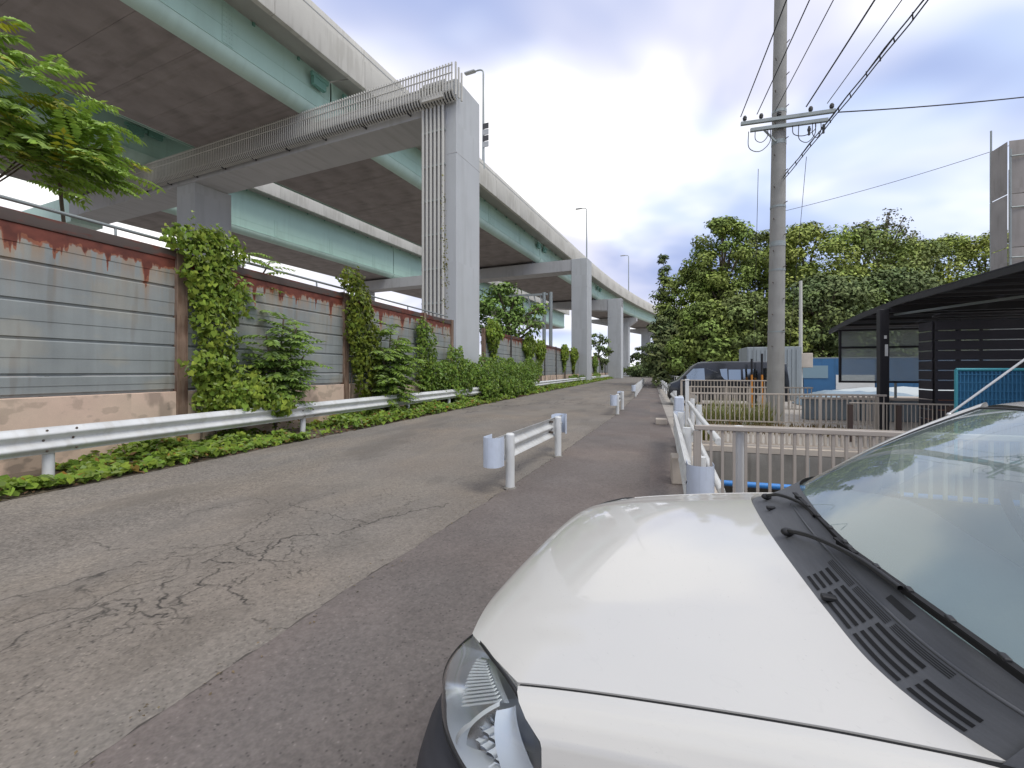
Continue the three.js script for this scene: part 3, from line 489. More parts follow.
// short barrier units along the footpath edge; beam towards the road, posts on the footpath side
function barrierUnit(label, posts, over = 0.35) {
  const p0 = edgeP(posts[0]) + 0.02, p1 = edgeP(posts[posts.length - 1]) + 0.02, L = posts[posts.length - 1] - posts[0];
  const t = thing('barrier_unit', label, 'barrier', road(posts[0], p0), -RH - Math.atan2(p1 - p0, L), 'white barrier units along the footpath');
  const prof = WB(0.33, 0.07).map(([x, y]) => [-x - 0.075, y + 0.355]);
  const far = over + 0.22, beam = part(t, 'beam', sweep(prof, [-over, L + far], () => 0, true, true, 0.9), M.white);
  for (const [z, sg] of [[over - 0.02, 1], [-L - far + 0.02, -1]]) { // wrap-round end pieces
    const pr = []; for (let k = 0; k <= 14; k++) { const q = -Math.PI / 2 + Math.PI * k / 14; pr.push([Math.sin(q) * 0.112 - 0.10, Math.cos(q) * 0.1]); }
    const g = surf((u, v) => { const q = pr[Math.round(u * 14)]; return V(q[0], 0.34 + v * 0.36, z + sg * q[1]); }, 14, 1); const flat = surf((u, v) => V(-0.213 + (v < 0.5 ? 0 : 0.196), 0.34 + u * 0.36, z - sg * 0.22 * (0)), 1, 1); flat.dispose();
    const side = [box(0.005, 0.36, 0.24, -0.2125, 0.52, z - sg * 0.12), box(0.005, 0.36, 0.10, 0.0125, 0.52, z - sg * 0.05)];
    part(t, 'end_sleeve', [g, ...side], M.sleeve);
  }
  for (const s of posts) {
    const z = -(s - posts[0]), po = part(t, 'post', [cyl(0.058, 0.058, 0.69, 20, 0, 0, z), cyl(0.058, 0.045, 0.018, 20, 0, 0.69, z)], M.whitePost);
    part(po, 'foot_collar', cyl(0.085, 0.07, 0.016, 16, 0, 0.013, z), M.concreteDark);
    for (const y of [0.44, 0.62]) { const b = part(beam, 'bolt', rod(V(-0.15, y, z + 0.10), V(-0.06, y, z + 0.10), 0.016, 0.016, 8), M.bolt); b.name = 'bolt'; }
    part(po, 'bracket', box(0.05, 0.2, 0.09, -0.075, 0.53, z), M.white);
  }
  return t;
}
barrierUnit('nearest two-post white barrier unit standing alone on the footpath edge', [5.34, 7.57]);
barrierUnit('second two-post white barrier unit, small in the middle distance', [15.4, 17.4], 0.3);
barrierUnit('farthest white barrier unit, a run of several posts near the road end', [26.4, 28.6, 30.8, 33, 35.2, 37.4, 39.6, 41.8, 44, 46.2, 48.4], 0.3);
{ // barrier at the right edge of the footpath, beside the ditch
  const t = thing('guard_rail', 'white crash barrier on the right edge of the footpath beside the ditch', 'guard rail', road(4.1, 0.33), -RH - 0.028);
  const prof = WB(0.34, 0.07).map(([x, y]) => [x - 0.03, y + 0.35]); part(t, 'beam', sweep(prof, [0.05, 5.3], () => 0, true, true, 0.9), M.white);
  const pr = []; for (let k = 0; k <= 14; k++) { const q = -Math.PI / 2 + Math.PI * k / 14; pr.push([Math.sin(q) * 0.105 + 0.085, Math.cos(q) * 0.09]); }
  part(t, 'end_sleeve', [surf((u, v) => { const q = pr[Math.round(u * 14)]; return V(q[0], 0.33 + v * 0.37, 0.02 + q[1]); }, 14, 1), box(0.005, 0.37, 0.2, -0.02, 0.515, -0.08), box(0.005, 0.37, 0.16, 0.19, 0.515, -0.06)], M.sleeve);
  for (const s of [0.35, 2.6, 5.0]) part(t, 'post', cyl(0.058, 0.058, 0.7, 16, 0.10, 0, -s), M.whitePost);
  part(t, 'end_sleeve', box(0.2, 0.37, 0.03, 0.08, 0.515, -5.3), M.sleeve);
}
{ // two-pipe rail just behind it
  const t = thing('pipe_rail', 'white rail of two round pipes running along the ditch edge', 'pipe rail', road(4.0, 0.63), -RH - 0.026);
  part(t, 'pipe', rod(V(0, 0.80, -0.75), V(0, 0.83, -6.2), 0.036, 0.036, 12), M.white); part(t, 'pipe', rod(V(0, 0.36, -0.55), V(0, 0.46, -6.2), 0.036, 0.036, 12), M.white);
  for (const s of [4.3, 6.1]) part(t, 'post', cyl(0.05, 0.05, s < 1 ? 0.8 : 0.93, 14, 0.07, -0.02, -s), M.whitePost);
}
{ // further guard rails on the right of the footpath
  const t = thing('guard_rail', 'white crash barrier with round posts beyond the ditch, running up to the trees', 'guard rail', road(22.5, 1.0), -RH);
  const prof = WB(0.34, 0.07).map(([x, y]) => [-x - 0.06, y + 0.35]); part(t, 'beam', sweep(prof, [0, 40], () => 0, true, true, 0.9), M.white);
  for (let s = 0; s <= 40; s += 4) part(t, 'post', cyl(0.06, 0.06, 0.74, 10, 0, 0, -s), M.whitePost);
  const f = thing('pipe_fence', 'white two-rail pipe fence behind the far crash barrier', 'fence', road(22, 2.2), -RH);
  for (const y of [0.55, 1.05]) part(f, 'pipe', rod(V(0, y, 0), V(-0.4, y, -38), 0.045, 0.045, 8), M.whitePost); for (let s = 0; s <= 38; s += 2.6) part(f, 'post', cyl(0.045, 0.045, 1.1, 8, -0.4 * s / 38, 0, -s), M.whitePost);
  const g = thing('guard_rail', 'short end of white barrier with rounded sleeve between the ditch fences', 'guard rail', road(12.2, 0.72), -RH);
  part(g, 'beam', sweep(prof.map(([x, y]) => [x + 0.05, y + 0.12]), [0, 3.5], () => 0, true, true, 0.9), M.white); part(g, 'end_sleeve', rbox(0.24, 0.4, 0.1, 0.05, 0, 0.64, 0), M.sleeve); for (const s of [0.3, 3.2]) part(g, 'post', cyl(0.06, 0.06, 0.85, 12, 0.06, 0, -s), M.whitePost);
  for (const [s, p, w, h, lb] of [[6.3, 0.34, 0.14, 0.36, 'taller beige concrete marker block left of the white barrier'], [13.0, 0.3, 0.3, 0.16, 'low beige concrete block on the footpath edge near the far fences']]) { const b = part(null, numbered('marker_block'), mUV(rbox(w, h, 0.35, 0.02, 0, h / 2, 0)), M.coping); b.position.copy(road(s, p, 0.012)); b.rotation.y = -RH; tag(b, lb, 'concrete block'); }
}

// ------------------------------------------------------------------ fences round the ditch and the yard
// bars along local +x (to the right of the street), origin at the left foot
function barFence(label, s, p, L, h, gap, mat, { postEvery = 2, postMat = null, bot = 0.12, y0 = 0, turn = 0, barW = 0.022, railW = 0.045, postW = 0.05, roundPost = null, group } = {}) {
  const t = thing('bar_fence', label, 'fence', road(s, p, y0), -RH + turn, group);
  part(t, 'top_rail', rbox(L, railW, railW, 0.008, L / 2, h, 0), mat); part(t, 'bottom_rail', box(L, railW * 0.7, railW * 0.7, L / 2, bot, 0), mat);
  const g = box(barW, h - bot - railW * 0.85, barW, 0, (h + bot) / 2, 0);
  for (let x = gap * 0.5; x < L; x += gap) { const b = part(t, 'bar', g, mat); b.position.x = x; }
  if (postEvery) for (let x = 0.02; x <= L + 0.01; x += postEvery) part(t, 'post', box(postW, h - 0.03, postW * 1.02, x, (h - 0.03) / 2, -0.002), postMat || mat);
  if (roundPost != null) part(t, 'round_post', [cyl(0.05, 0.05, h - 0.0, 14, roundPost, 0, -0.08), new THREE.SphereGeometry(0.051, 14, 8).scale(1, 0.4, 1).translate(roundPost, h - 0.0, -0.08)], M.whitePost);
  return t;
}
barFence('near beige bar fence just behind the white car bonnet', 4.05, 0.36, 5.6, 1.02, 0.088, M.fence, { postEvery: 2.6, roundPost: 0.36, railW: 0.042, barW: 0.02, y0: -0.0 });
barFence('low pale picket fence standing on the far coping of the ditch', 9.16, 0.9, 8.4, 0.36, 0.085, M.coping, { postEvery: 0, bot: 0.05, y0: 0.10, barW: 0.036, railW: 0.04 });
barFence('beige bar fence with weeds behind it, in front of the utility pole', 12.9, 1.05, 4.3, 0.9, 0.115, M.fenceFar, { postEvery: 2.1, bot: 0.18, barW: 0.024 });
barFence('thin grey bar fence right of the utility pole, below the dark carport', 11.9, 3.75, 1.3, 0.95, 0.1, M.fence, { postEvery: 1.3, bot: 0.08, barW: 0.016 });
barFence('bar fence with dark brown posts in front of the carport post', 11.1, 4.05, 3.2, 0.82, 0.07, M.fenceFar, { postEvery: 0.85, postMat: M.brownPost, postW: 0.075, bot: 0.08, barW: 0.012, railW: 0.03 });
barFence('beige bar fence between the pole fence and the van', 17.2, 1.35, 3.9, 0.93, 0.115, M.fenceFar, { postEvery: 1.95, bot: 0.2, barW: 0.024 });
barFence('farthest beige bar fence close against the dark van side', 19.3, 1.2, 3.4, 1.12, 0.12, M.fenceFar, { postEvery: 1.7, bot: 0.2, barW: 0.024 });
{ // fence gate post pair at the left ends
  const t = thing('gate_post', 'pale square post at the left end of the middle bar fence', 'post', road(12.7, 0.95), -RH); part(t, 'shaft', rbox(0.09, 1.25, 0.09, 0.01, 0, 0.625, 0), M.whitePost); part(t, 'cap', rbox(0.11, 0.04, 0.11, 0.01, 0, 1.26, 0), M.whitePost);
  const b = thing('water_pipe', 'blue water pipe crossing the ditch below the near fence', 'pipe', road(7.9, 0.75, -0.33), -RH); part(b, 'pipe', rod(V(-0.1, 0, 0), V(4.6, 0, 0), 0.045, 0.045, 14), std({ color: rgb(0.05, 0.24, 0.62), roughness: 0.4 })); for (const x of [1.6, 3.4]) part(b, 'hanger', box(0.05, 0.5, 0.04, x, 0.22, -0.04), M.galv);
}

// ------------------------------------------------------------------ utility pole and its wires
const POLE = { s: 14.3, p: 3.42 };
{
  const t = thing('utility_pole', 'tall grey concrete utility pole with double crossarm, behind the bar fence', 'utility pole', road(POLE.s, POLE.p), -RH);
  t.rotation.z = -0.012;
  part(t, 'shaft', mUV(cyl(0.225, 0.155, 13.2, 28)), M.pole);
  for (const [y, h] of [[5.05, 0.14], [4.35, 0.05], [6.15, 0.06], [7.95, 0.12], [8.85, 0.08], [2.6, 0.04]]) part(t, 'band', cyl(0.232 - y * 0.0053, 0.232 - y * 0.0053, h, 24, 0, y, 0), M.galv);
  for (let y = 2.2, k = 0; y < 11; y += 0.45, k++) part(t, 'step_bolt', rod(V((k % 2 ? 1 : -1) * 0.13, y, 0.16), V((k % 2 ? 1 : -1) * 0.17, y, 0.27), 0.012, 0.012, 6), M.bolt);
  const y = 8.62, arm = (yy, z, a, b) => part(t, 'crossarm', bar(V(a, yy, z), V(b, yy, z), 0.09, 0.09), M.galv);
  arm(y, 0.2, -1.02, 1.30); arm(y - 0.24, 0.24, -0.78, 1.12);
  part(t, 'brace', bar(V(-0.42, y - 0.28, 0.22), V(-0.12, y - 0.62, 0.18), 0.04, 0.04), M.galv);
  for (const [x, z] of [[-0.92, 0.2], [-0.50, 0.2], [0.72, 0.2], [1.22, 0.2], [-0.05, 0.2]]) { const g = [cyl(0.03, 0.03, 0.06, 8, x, y + 0.045, z), cyl(0.055, 0.05, 0.05, 10, x, y + 0.10, z), cyl(0.06, 0.035, 0.06, 10, x, y + 0.15, z)]; part(t, 'insulator', g, M.darkSteel); }
  for (const [x, w, dy] of [[-0.55, 0.28, 0.5], [-0.5, 0.16, 0.28], [0.62, 0.2, 0.42], [0.55, 0.28, 0.25], [0.85, 0.1, 0.34]]) part(t, 'jumper_loop', tube([V(x - w, y - 0.28, 0.26), V(x - w * 0.9, y - 0.28 - dy, 0.28), V(x, y - 0.32 - dy * 1.15, 0.28), V(x + w * 0.9, y - 0.28 - dy * 0.8, 0.28), V(x + w, y - 0.25, 0.26)], 0.011, 20, 6), M.wire);
  for (const x of [0.66, 1.0]) part(t, 'cutout_switch', [cyl(0.03, 0.03, 0.24, 8, x, y - 0.62, 0.3), cyl(0.045, 0.045, 0.06, 8, x, y - 0.5, 0.3)], M.darkSteel);
}
function wire(label, a, b, sag, r, n = 30) {
  const pts = []; for (let k = 0; k <= n; k++) { const q = k / n, p = a.clone().lerp(b, q); p.y -= sag * 4 * q * (1 - q); pts.push(p.sub(a)); }
  const m = part(null, numbered('overhead_wire'), new THREE.TubeGeometry(new THREE.CatmullRomCurve3(pts), n * 2, r, 6, false), M.wire); m.position.copy(a); return tag(m, label, 'overhead wire', 'wires from the utility pole');
}
{
  const up = (x, y) => road(POLE.s - 0.2, POLE.p + x, y), back = (x, y) => road(POLE.s - 40, POLE.p + x, y);
  wire('black wire from the far left insulator of the crossarm, running overhead', up(-0.92, 8.84), back(-0.92, 9.4), 0.7, 0.013);
  wire('black wire from the inner left insulator, passing behind the pole top', up(-0.50, 8.84), back(-0.45, 9.4), 0.7, 0.012);
  wire('thick black wire from the inner right insulator of the crossarm', up(0.72, 8.84), back(0.78, 9.3), 0.6, 0.017);
  wire('thinner black wire from the right end insulator of the crossarm', up(1.22, 8.84), back(1.15, 9.4), 0.7, 0.010);
  wire('third black wire passing close by the pole top', up(-0.05, 8.84), back(0.0, 9.4), 0.65, 0.010);
  // the bundled service cable with spacers
  const a = road(POLE.s, POLE.p + 0.18, 7.0), b = road(POLE.s - 40, POLE.p + 1.5, 7.7);
  const c = thing('bundled_cable', 'bundled cable with many small hangers rising to the upper right from the pole', 'cable', a);
  const pt = (q, dy, dx = 0) => { const p = a.clone().lerp(b, q); p.y += dy - 0.35 * 4 * q * (1 - q); p.x += dx; return p.sub(a); };
  for (const [dy, dx, r] of [[0, 0, 0.012], [-0.07, 0.02, 0.011], [-0.04, -0.02, 0.007]]) part(c, 'strand', new THREE.TubeGeometry(new THREE.CatmullRomCurve3(range(0, 1, 60).map((q) => pt(q, dy + 0.015 * Math.sin(q * 150 + dx * 70), dx))), 120, r, 6, false), M.wire);
  const hr = rng(55); for (let q = 0.012; q < 0.7; q += 0.010 + 0.007 * hr()) part(c, 'hanger', rod(pt(q, 0.02), pt(q + 0.0012 * (hr() - 0.5), -0.10 + 0.03 * hr(), 0.02), 0.009, 0.012, 6), M.wire);
  wire('service wire leaving the crossarm to the right edge of the view', up(1.5, 8.55), V(40, 15.6, -13), 1.2, 0.016);
  wire('faint lower service wire crossing behind to the right edge', road(44, 11, 15.5), V(52, 23.5, -26), 1.0, 0.02);
  wire('thin guy line dropping down left of the pole toward the yard', road(POLE.s + 0.6, POLE.p - 0.3, 7.6), road(26, 5.2, 1.0), 0.05, 0.008);
  wire('thin guy line with a white ball dropping down right of the pole', road(POLE.s + 0.4, POLE.p + 0.9, 7.7), road(30, 7.9, 2.5), 0.05, 0.008);
}
{
  const t = thing('slim_pole', 'slim pale pole with a small box at its foot, right of the utility pole', 'pole', road(26.4, 7.5), -RH); part(t, 'shaft', cyl(0.1, 0.075, 6.2, 12), M.conduit); part(t, 'box', rbox(0.55, 0.75, 0.3, 0.03, 0.2, 2.05, 0.12), M.coping);
  for (const [x, s, lb] of [[3.95, 20.0, 'left one of two orange posts with black tops before the van'], [4.3, 19.9, 'right and taller one of two orange posts with black tops before the van']]) { const o = thing('marker_post', lb, 'post', road(s, x), -RH, 'orange and black posts'); part(o, 'shaft', cyl(0.038, 0.038, 1.35, 10), std({ color: rgb(0.55, 0.21, 0.02), roughness: 0.6 })); part(o, 'top', cyl(0.042, 0.042, x > 4 ? 0.85 : 0.65, 10, 0, 1.35, 0), M.black); }
}

// ------------------------------------------------------------------ dark van, side on, nose towards the street
{
  const t = thing('van', 'dark grey van parked side on behind the bar fences', 'van', road(21.3, 3.12), -RH); t.scale.setScalar(0.94);   // local x: -2.42 nose .. +2.42 tail, +z is the side we see
  M.vanPaint = phy({ color: rgb(0.012, 0.015, 0.018), roughness: 0.35, clearcoat: 0.8, clearcoatRoughness: 0.08 });
  M.vanTrim = std({ color: rgb(0.012, 0.012, 0.013), roughness: 0.7 });
  const hw = 0.85;
  const prof = [[-2.40, 0.30], [-2.44, 0.55], [-2.42, 0.80], [-2.36, 0.98], [-2.05, 1.12], [-1.42, 1.78], [-1.25, 1.90], [-1.0, 1.955], [0, 1.985], [1.6, 1.98], [2.2, 1.95], [2.34, 1.88], [2.42, 1.15], [2.44, 0.6], [2.40, 0.30]];
  const arch = (cx) => { const a = []; for (let k = 0; k <= 12; k++) { const q = Math.PI * k / 12; a.push([cx + 0.40 * Math.cos(q), 0.30 + 0.40 * Math.sin(q)]); } return a; };
  const out = [...prof, ...arch(1.38).filter((q) => q[1] >= 0.3), ...arch(-1.42).filter((q) => q[1] >= 0.3)];
  const sh = new THREE.Shape(out.map((q) => new THREE.Vector2(q[0], q[1])));
  const g = new THREE.ExtrudeGeometry(sh, { depth: 2 * hw - 0.16, bevelEnabled: true, bevelThickness: 0.08, bevelSize: 0.05, bevelSegments: 4, curveSegments: 12 }); g.translate(0, 0, -hw + 0.08);
  { const P = g.attributes.position; for (let i = 0; i < P.count; i++) { const y = P.getY(i); if (y > 1.05) P.setZ(i, P.getZ(i) * (1 - 0.13 * ((y - 1.05) / 0.95) ** 1.3)); } g.computeVertexNormals(); }
  part(t, 'body', toCreasedNormals(g, 0.5), M.vanPaint);
  const glassPale = std({ color: rgb(0.46, 0.49, 0.44), roughness: 0.06, metalness: 1 });   // mirror-coated privacy glass
  const zAt = (y) => (hw) * (1 - 0.13 * (Math.max(0, y - 1.05) / 0.95) ** 1.3) + 0.008;
  const pane = (pts, mat, name) => { for (const sg of [1, -1]) { const s2 = new THREE.Shape(pts.map((q) => new THREE.Vector2(q[0], q[1]))); const gg = new THREE.ExtrudeGeometry(s2, { depth: 0.012, bevelEnabled: false, curveSegments: 6 }); const P = gg.attributes.position; for (let i = 0; i < P.count; i++) P.setZ(i, sg * (zAt(P.getY(i)) + P.getZ(i) - 0.004)); gg.computeVertexNormals(); part(t, name, gg, mat); } };
  pane([[-1.92, 1.17], [-1.42, 1.70], [-0.95, 1.72], [-0.92, 1.17]], glassPale, 'window');
  pane([[-0.30, 1.68], [0.0, 1.70], [0.02, 1.19], [-0.12, 1.22], [-0.24, 1.38]], glassPale, 'window');
  pane([[0.06, 1.66], [0.55, 1.66], [0.56, 1.20], [0.06, 1.20]], glassPale, 'window'); pane([[0.64, 1.68], [1.22, 1.68], [1.22, 1.20], [0.66, 1.20]], glassPale, 'window');
  pane([[1.46, 1.72], [2.22, 1.70], [2.27, 1.18], [1.46, 1.18]], glassPale, 'window');
  part(t, 'windscreen', (() => { const gg = surf((u, v) => V(lerp(-2.06, -1.45, v) - 0.012, lerp(1.13, 1.77, v) + 0.012, lerp(-0.74, 0.74, u) * lerp(1, 0.94, v)), 6, 2); return gg; })(), phy({ color: rgb(0.08, 0.1, 0.1), roughness: 0.06, clearcoat: 1 }));
  for (const sg of [1, -1]) {
    for (const cx of [-1.42, 1.38]) { const w = part(t, 'wheel', new THREE.CylinderGeometry(0.325, 0.325, 0.2, 28).rotateX(Math.PI / 2).translate(cx, 0.325, sg * 0.74), M.rubber); part(w, 'rim', new THREE.CylinderGeometry(0.20, 0.19, 0.02, 20).rotateX(Math.PI / 2).translate(cx, 0.325, sg * 0.85), M.steel); }
    part(t, 'headlight', rbox(0.3, 0.22, 0.34, 0.05, -2.30, 0.86, sg * 0.66), phy({ color: rgb(0.5, 0.52, 0.52), roughness: 0.1, clearcoat: 1 }));
    part(t, 'tail_light', rbox(0.05, 0.5, 0.12, 0.02, 2.42, 1.05, sg * 0.74), phy({ color: rgb(0.3, 0.015, 0.015), roughness: 0.2, clearcoat: 1 }));
    part(t, 'mirror', [rbox(0.12, 0.26, 0.16, 0.03, -1.78, 1.25, sg * 1.0), box(0.05, 0.05, 0.14, -1.76, 1.16, sg * 0.88)], M.vanTrim);
    part(t, 'side_moulding', box(3.2, 0.06, 0.02, 0.0, 0.72, sg * (hw + 0.012)), M.vanTrim); part(t, 'door_handle', rbox(0.2, 0.05, 0.03, 0.01, -0.75, 0.98, sg * (hw + 0.02)), M.vanTrim);
    for (const x of [-0.62, 0.6, 1.35]) part(t, 'door_gap', box(0.012, 0.95, 0.012, x, 0.75, sg * (hw + 0.002)), M.black);
  }
  part(t, 'bumper', rbox(0.14, 0.34, 1.66, 0.06, -2.42, 0.48, 0), M.vanTrim); part(t, 'bumper', rbox(0.14, 0.3, 1.66, 0.06, 2.44, 0.45, 0), M.vanTrim);
  for (const sg of [1, -1]) part(t, 'roof_rail', rod(V(-1.1, 2.0, sg * 0.66), V(2.1, 2.01, sg * 0.66), 0.018, 0.018, 6), M.galv);
}
// ------------------------------------------------------------------ things in the yard
{
  const c = thing('storage_container', 'plain grey steel storage container behind the van roof', 'container', road(26.8, 6.1), -RH);
  M.cont = std({ map: mottled([0.27, 0.30, 0.31], 2, { streak: 0.3, blotch: 0.08, k: 41 }), roughness: 0.6 }); part(c, 'body', rbox(2.5, 2.75, 2.2, 0.03, 0, 1.375, 0), M.cont);
  for (let x = -1.15; x <= 1.15; x += 0.2) part(c, 'rib', box(0.08, 2.45, 0.04, x, 1.38, 1.11), M.cont);
  M.blue = std({ map: mottled([0.035, 0.135, 0.29], 3, { streak: 0.3, blotch: 0.14, k: 42 }), roughness: 0.6 });
  const h = thing('hoarding', 'blue site hoarding across the back of the yard with pale notice boards', 'hoarding', road(30.5, 7.0), -RH);
  for (let k = 0; k < 9; k++) part(h, 'panel', mUV(rbox(1.78, 2.25, 0.05, 0.01, 0.9 + k * 1.8, 1.13, (k % 2) * 0.02)), M.blue); part(h, 'rail', box(16.2, 0.06, 0.06, 8.1, 2.28, 0.02), M.galv);
  part(h, 'notice_board', box(1.9, 0.85, 0.03, 4.4, 0.85, 0.06), M.whitePost); part(h, 'notice_board', box(1.9, 0.75, 0.03, 2.1, 1.45, 0.06), std({ color: rgb(0.20, 0.30, 0.36), roughness: 0.7 }));
  // tarpaulin covered stacks
  const tarp = (lb, s, p, L, hh, dd, col, sd) => { const r = sd * 13; const g = surf((u, v) => { const a = u * 2 - 1, b = v * 2 - 1; const e = Math.pow(Math.max(Math.abs(a) ** 5, Math.abs(b) ** 4), 0.9); const y = hh * (1 - e) * (0.86 + 0.28 * fbm(u * 4 + r, v * 3 + r, 3, 256, sd)) + (fbm(u * 14 + r, v * 6, 2, 256, 7) - 0.5) * 0.07 * (1 - e); return V(a * L / 2, Math.max(0.01, y), b * dd / 2); }, 40, 20); const m = part(null, numbered('tarpaulin_stack'), g, std({ color: col, roughness: 0.5 })); m.position.copy(road(s, p, 0)); m.rotation.y = -RH; tag(m, lb, 'tarpaulin'); };
  tarp('long low stack under a pale blue tarpaulin, left end of the yard', 22.5, 8.6, 4.6, 0.62, 2.2, rgb(0.22, 0.29, 0.34), 3);
  tarp('low stack under a grey-blue tarpaulin behind the carport post', 22.0, 12.6, 5.5, 0.6, 2.2, rgb(0.24, 0.36, 0.43), 5);
  tarp('white sheet lying over materials behind the frosted panels', 24.0, 10.8, 7.5, 0.75, 1.6, rgb(0.46, 0.5, 0.5), 8);
  const w = thing('block_wall', 'low grey-blue wall behind the fence with brown posts', 'wall', road(15.9, 4.55), -RH); M.blueGrey = std({ map: mottled([0.20, 0.235, 0.255], 2, { blotch: 0.2, streak: 0.4, k: 44 }), roughness: 0.8 }); for (let k = 0; k < 6; k++) part(w, 'block', mUV(rbox(0.74, 0.62, 0.14, 0.01, 0.38 + k * 0.76, 0.31, 0)), M.blueGrey);
  part(w, 'coping', mUV(box(4.7, 0.06, 0.2, 2.3, 0.655, 0)), M.coping);
  const tk = thing('timber_stack', 'sand coloured boards stacked low behind the carport post', 'boards', road(18.0, 6.2), -RH); for (let k = 0; k < 4; k++) part(tk, 'board', rbox(5.2 - k * 0.2, 0.1, 0.9, 0.01, 2.4 + k * 0.05, 0.25 + k * 0.11, 0), k % 2 ? M.coping : M.yard);
  const sb = thing('leaning_board', 'short rust brown board leaning beside the carport', 'board', road(14.6, 7.2), -RH); const q = part(sb, 'board', rbox(0.14, 1.0, 0.7, 0.01, 0, 0.48, 0), std({ color: rgb(0.19, 0.075, 0.05), roughness: 0.8 })); q.rotation.z = -0.45;
}
// ------------------------------------------------------------------ black carport
{
  M.bk = std({ color: rgb(0.016, 0.015, 0.018), roughness: 0.5 }); M.bkSlat = std({ map: mottled([0.026, 0.024, 0.032], 0.8, { blotch: 0.2, grain: 0.15, k: 46 }), roughness: 0.6 });
  const t = thing('carport', 'black steel carport with flat roof and frosted side panels', 'carport', road(5, 5.52), -RH);
  const rp = [[-3.0, 3.16], [7.2, 3.16], [9.2, 3.06], [10.4, 2.95], [11.6, 2.80]];           // (along, height): level, then curving down at the far end
  const roofAt = (s) => { for (let i = 0; i < rp.length - 1; i++) if (s <= rp[i + 1][0]) return lerp(rp[i][1], rp[i + 1][1], (s - rp[i][0]) / (rp[i + 1][0] - rp[i][0])); return 2.8; };
  for (const [x0, x1] of [[0, 1.85], [1.9, 3.75], [3.8, 5.65]]) for (let i = 0; i < rp.length - 1; i++) { const a = rp[i], b = rp[i + 1]; part(t, 'roof_panel', bar(V((x0 + x1) / 2, a[1] + 0.03, -a[0] - 0.004), V((x0 + x1) / 2, b[1] + 0.03, -b[0] + 0.004), x1 - x0, 0.025), M.bkSlat); }
  for (const x of [0.0, 5.65]) for (let i = 0; i < rp.length - 1; i++) part(t, 'edge_beam', bar(V(x, rp[i][1] - 0.05, -rp[i][0]), V(x, rp[i + 1][1] - 0.05, -rp[i + 1][0]), 0.05, 0.11), M.bk);
  for (let s = -2.6; s < 11.5; s += 0.78) part(t, 'purlin', box(5.6, 0.07, 0.05, 2.83, roofAt(s) - 0.04, -s), M.bk);
  for (const s of [7.85, 1.2]) part(t, 'rafter', bar(V(0, roofAt(s) - 0.14, -s), V(5.65, roofAt(s) - 0.14, -s), 0.11, 0.16), M.bk);
  part(t, 'rafter', bar(V(0.15, roofAt(8) - 0.25, -8.0), V(2.9, roofAt(3) - 0.1, -4.2), 0.04, 0.05), M.galv, 'pale diagonal strut under the roof');
  part(t, 'column', [rbox(0.19, 3.0, 0.19, 0.012, -0.1, 1.5, -7.95)], M.bk); part(t, 'column', rbox(0.2, 3.0, 0.2, 0.012, 5.6, 1.5, -7.95), M.bk); part(t, 'column', rbox(0.2, 3.0, 0.2, 0.012, 5.6, 1.5, -1.2), M.bk);
  part(t, 'notice_label', box(0.06, 0.28, 0.008, -0.07, 2.0, -7.848), M.whitePost); part(t, 'notice_label', box(0.05, 0.08, 0.008, -0.09, 2.32, -7.848), M.whitePost);
  // frosted wind panels hung at the far end
  M.frost = phy({ color: rgb(0.74, 0.77, 0.77), roughness: 0.3, transmission: 0.85, thickness: 0, ior: 1.4 });
  const fr = part(t, 'panel_frame', [1.17, 2.22, 2.75].map((y) => box(4.6, 0.06, 0.06, 2.35, y, -11.0)).concat([0.08, 1.25, 2.4, 3.5, 4.6].map((x) => box(0.06, 1.62, 0.062, x, 1.96, -11.0))), M.bk);
  for (const [a, b] of [[0.11, 1.22], [1.28, 2.37], [2.43, 3.47], [3.53, 4.57]]) for (const [y0, y1] of [[1.2, 2.19], [2.25, 2.72]]) part(fr, 'pane', box(b - a, y1 - y0, 0.012, (a + b) / 2, (y0 + y1) / 2, -11.0), M.frost);
  for (const x of [1.25, 3.5]) part(t, 'panel_post', box(0.05, 1.2, 0.05, x + 0.25, 0.58, -11.02), M.galv);
}
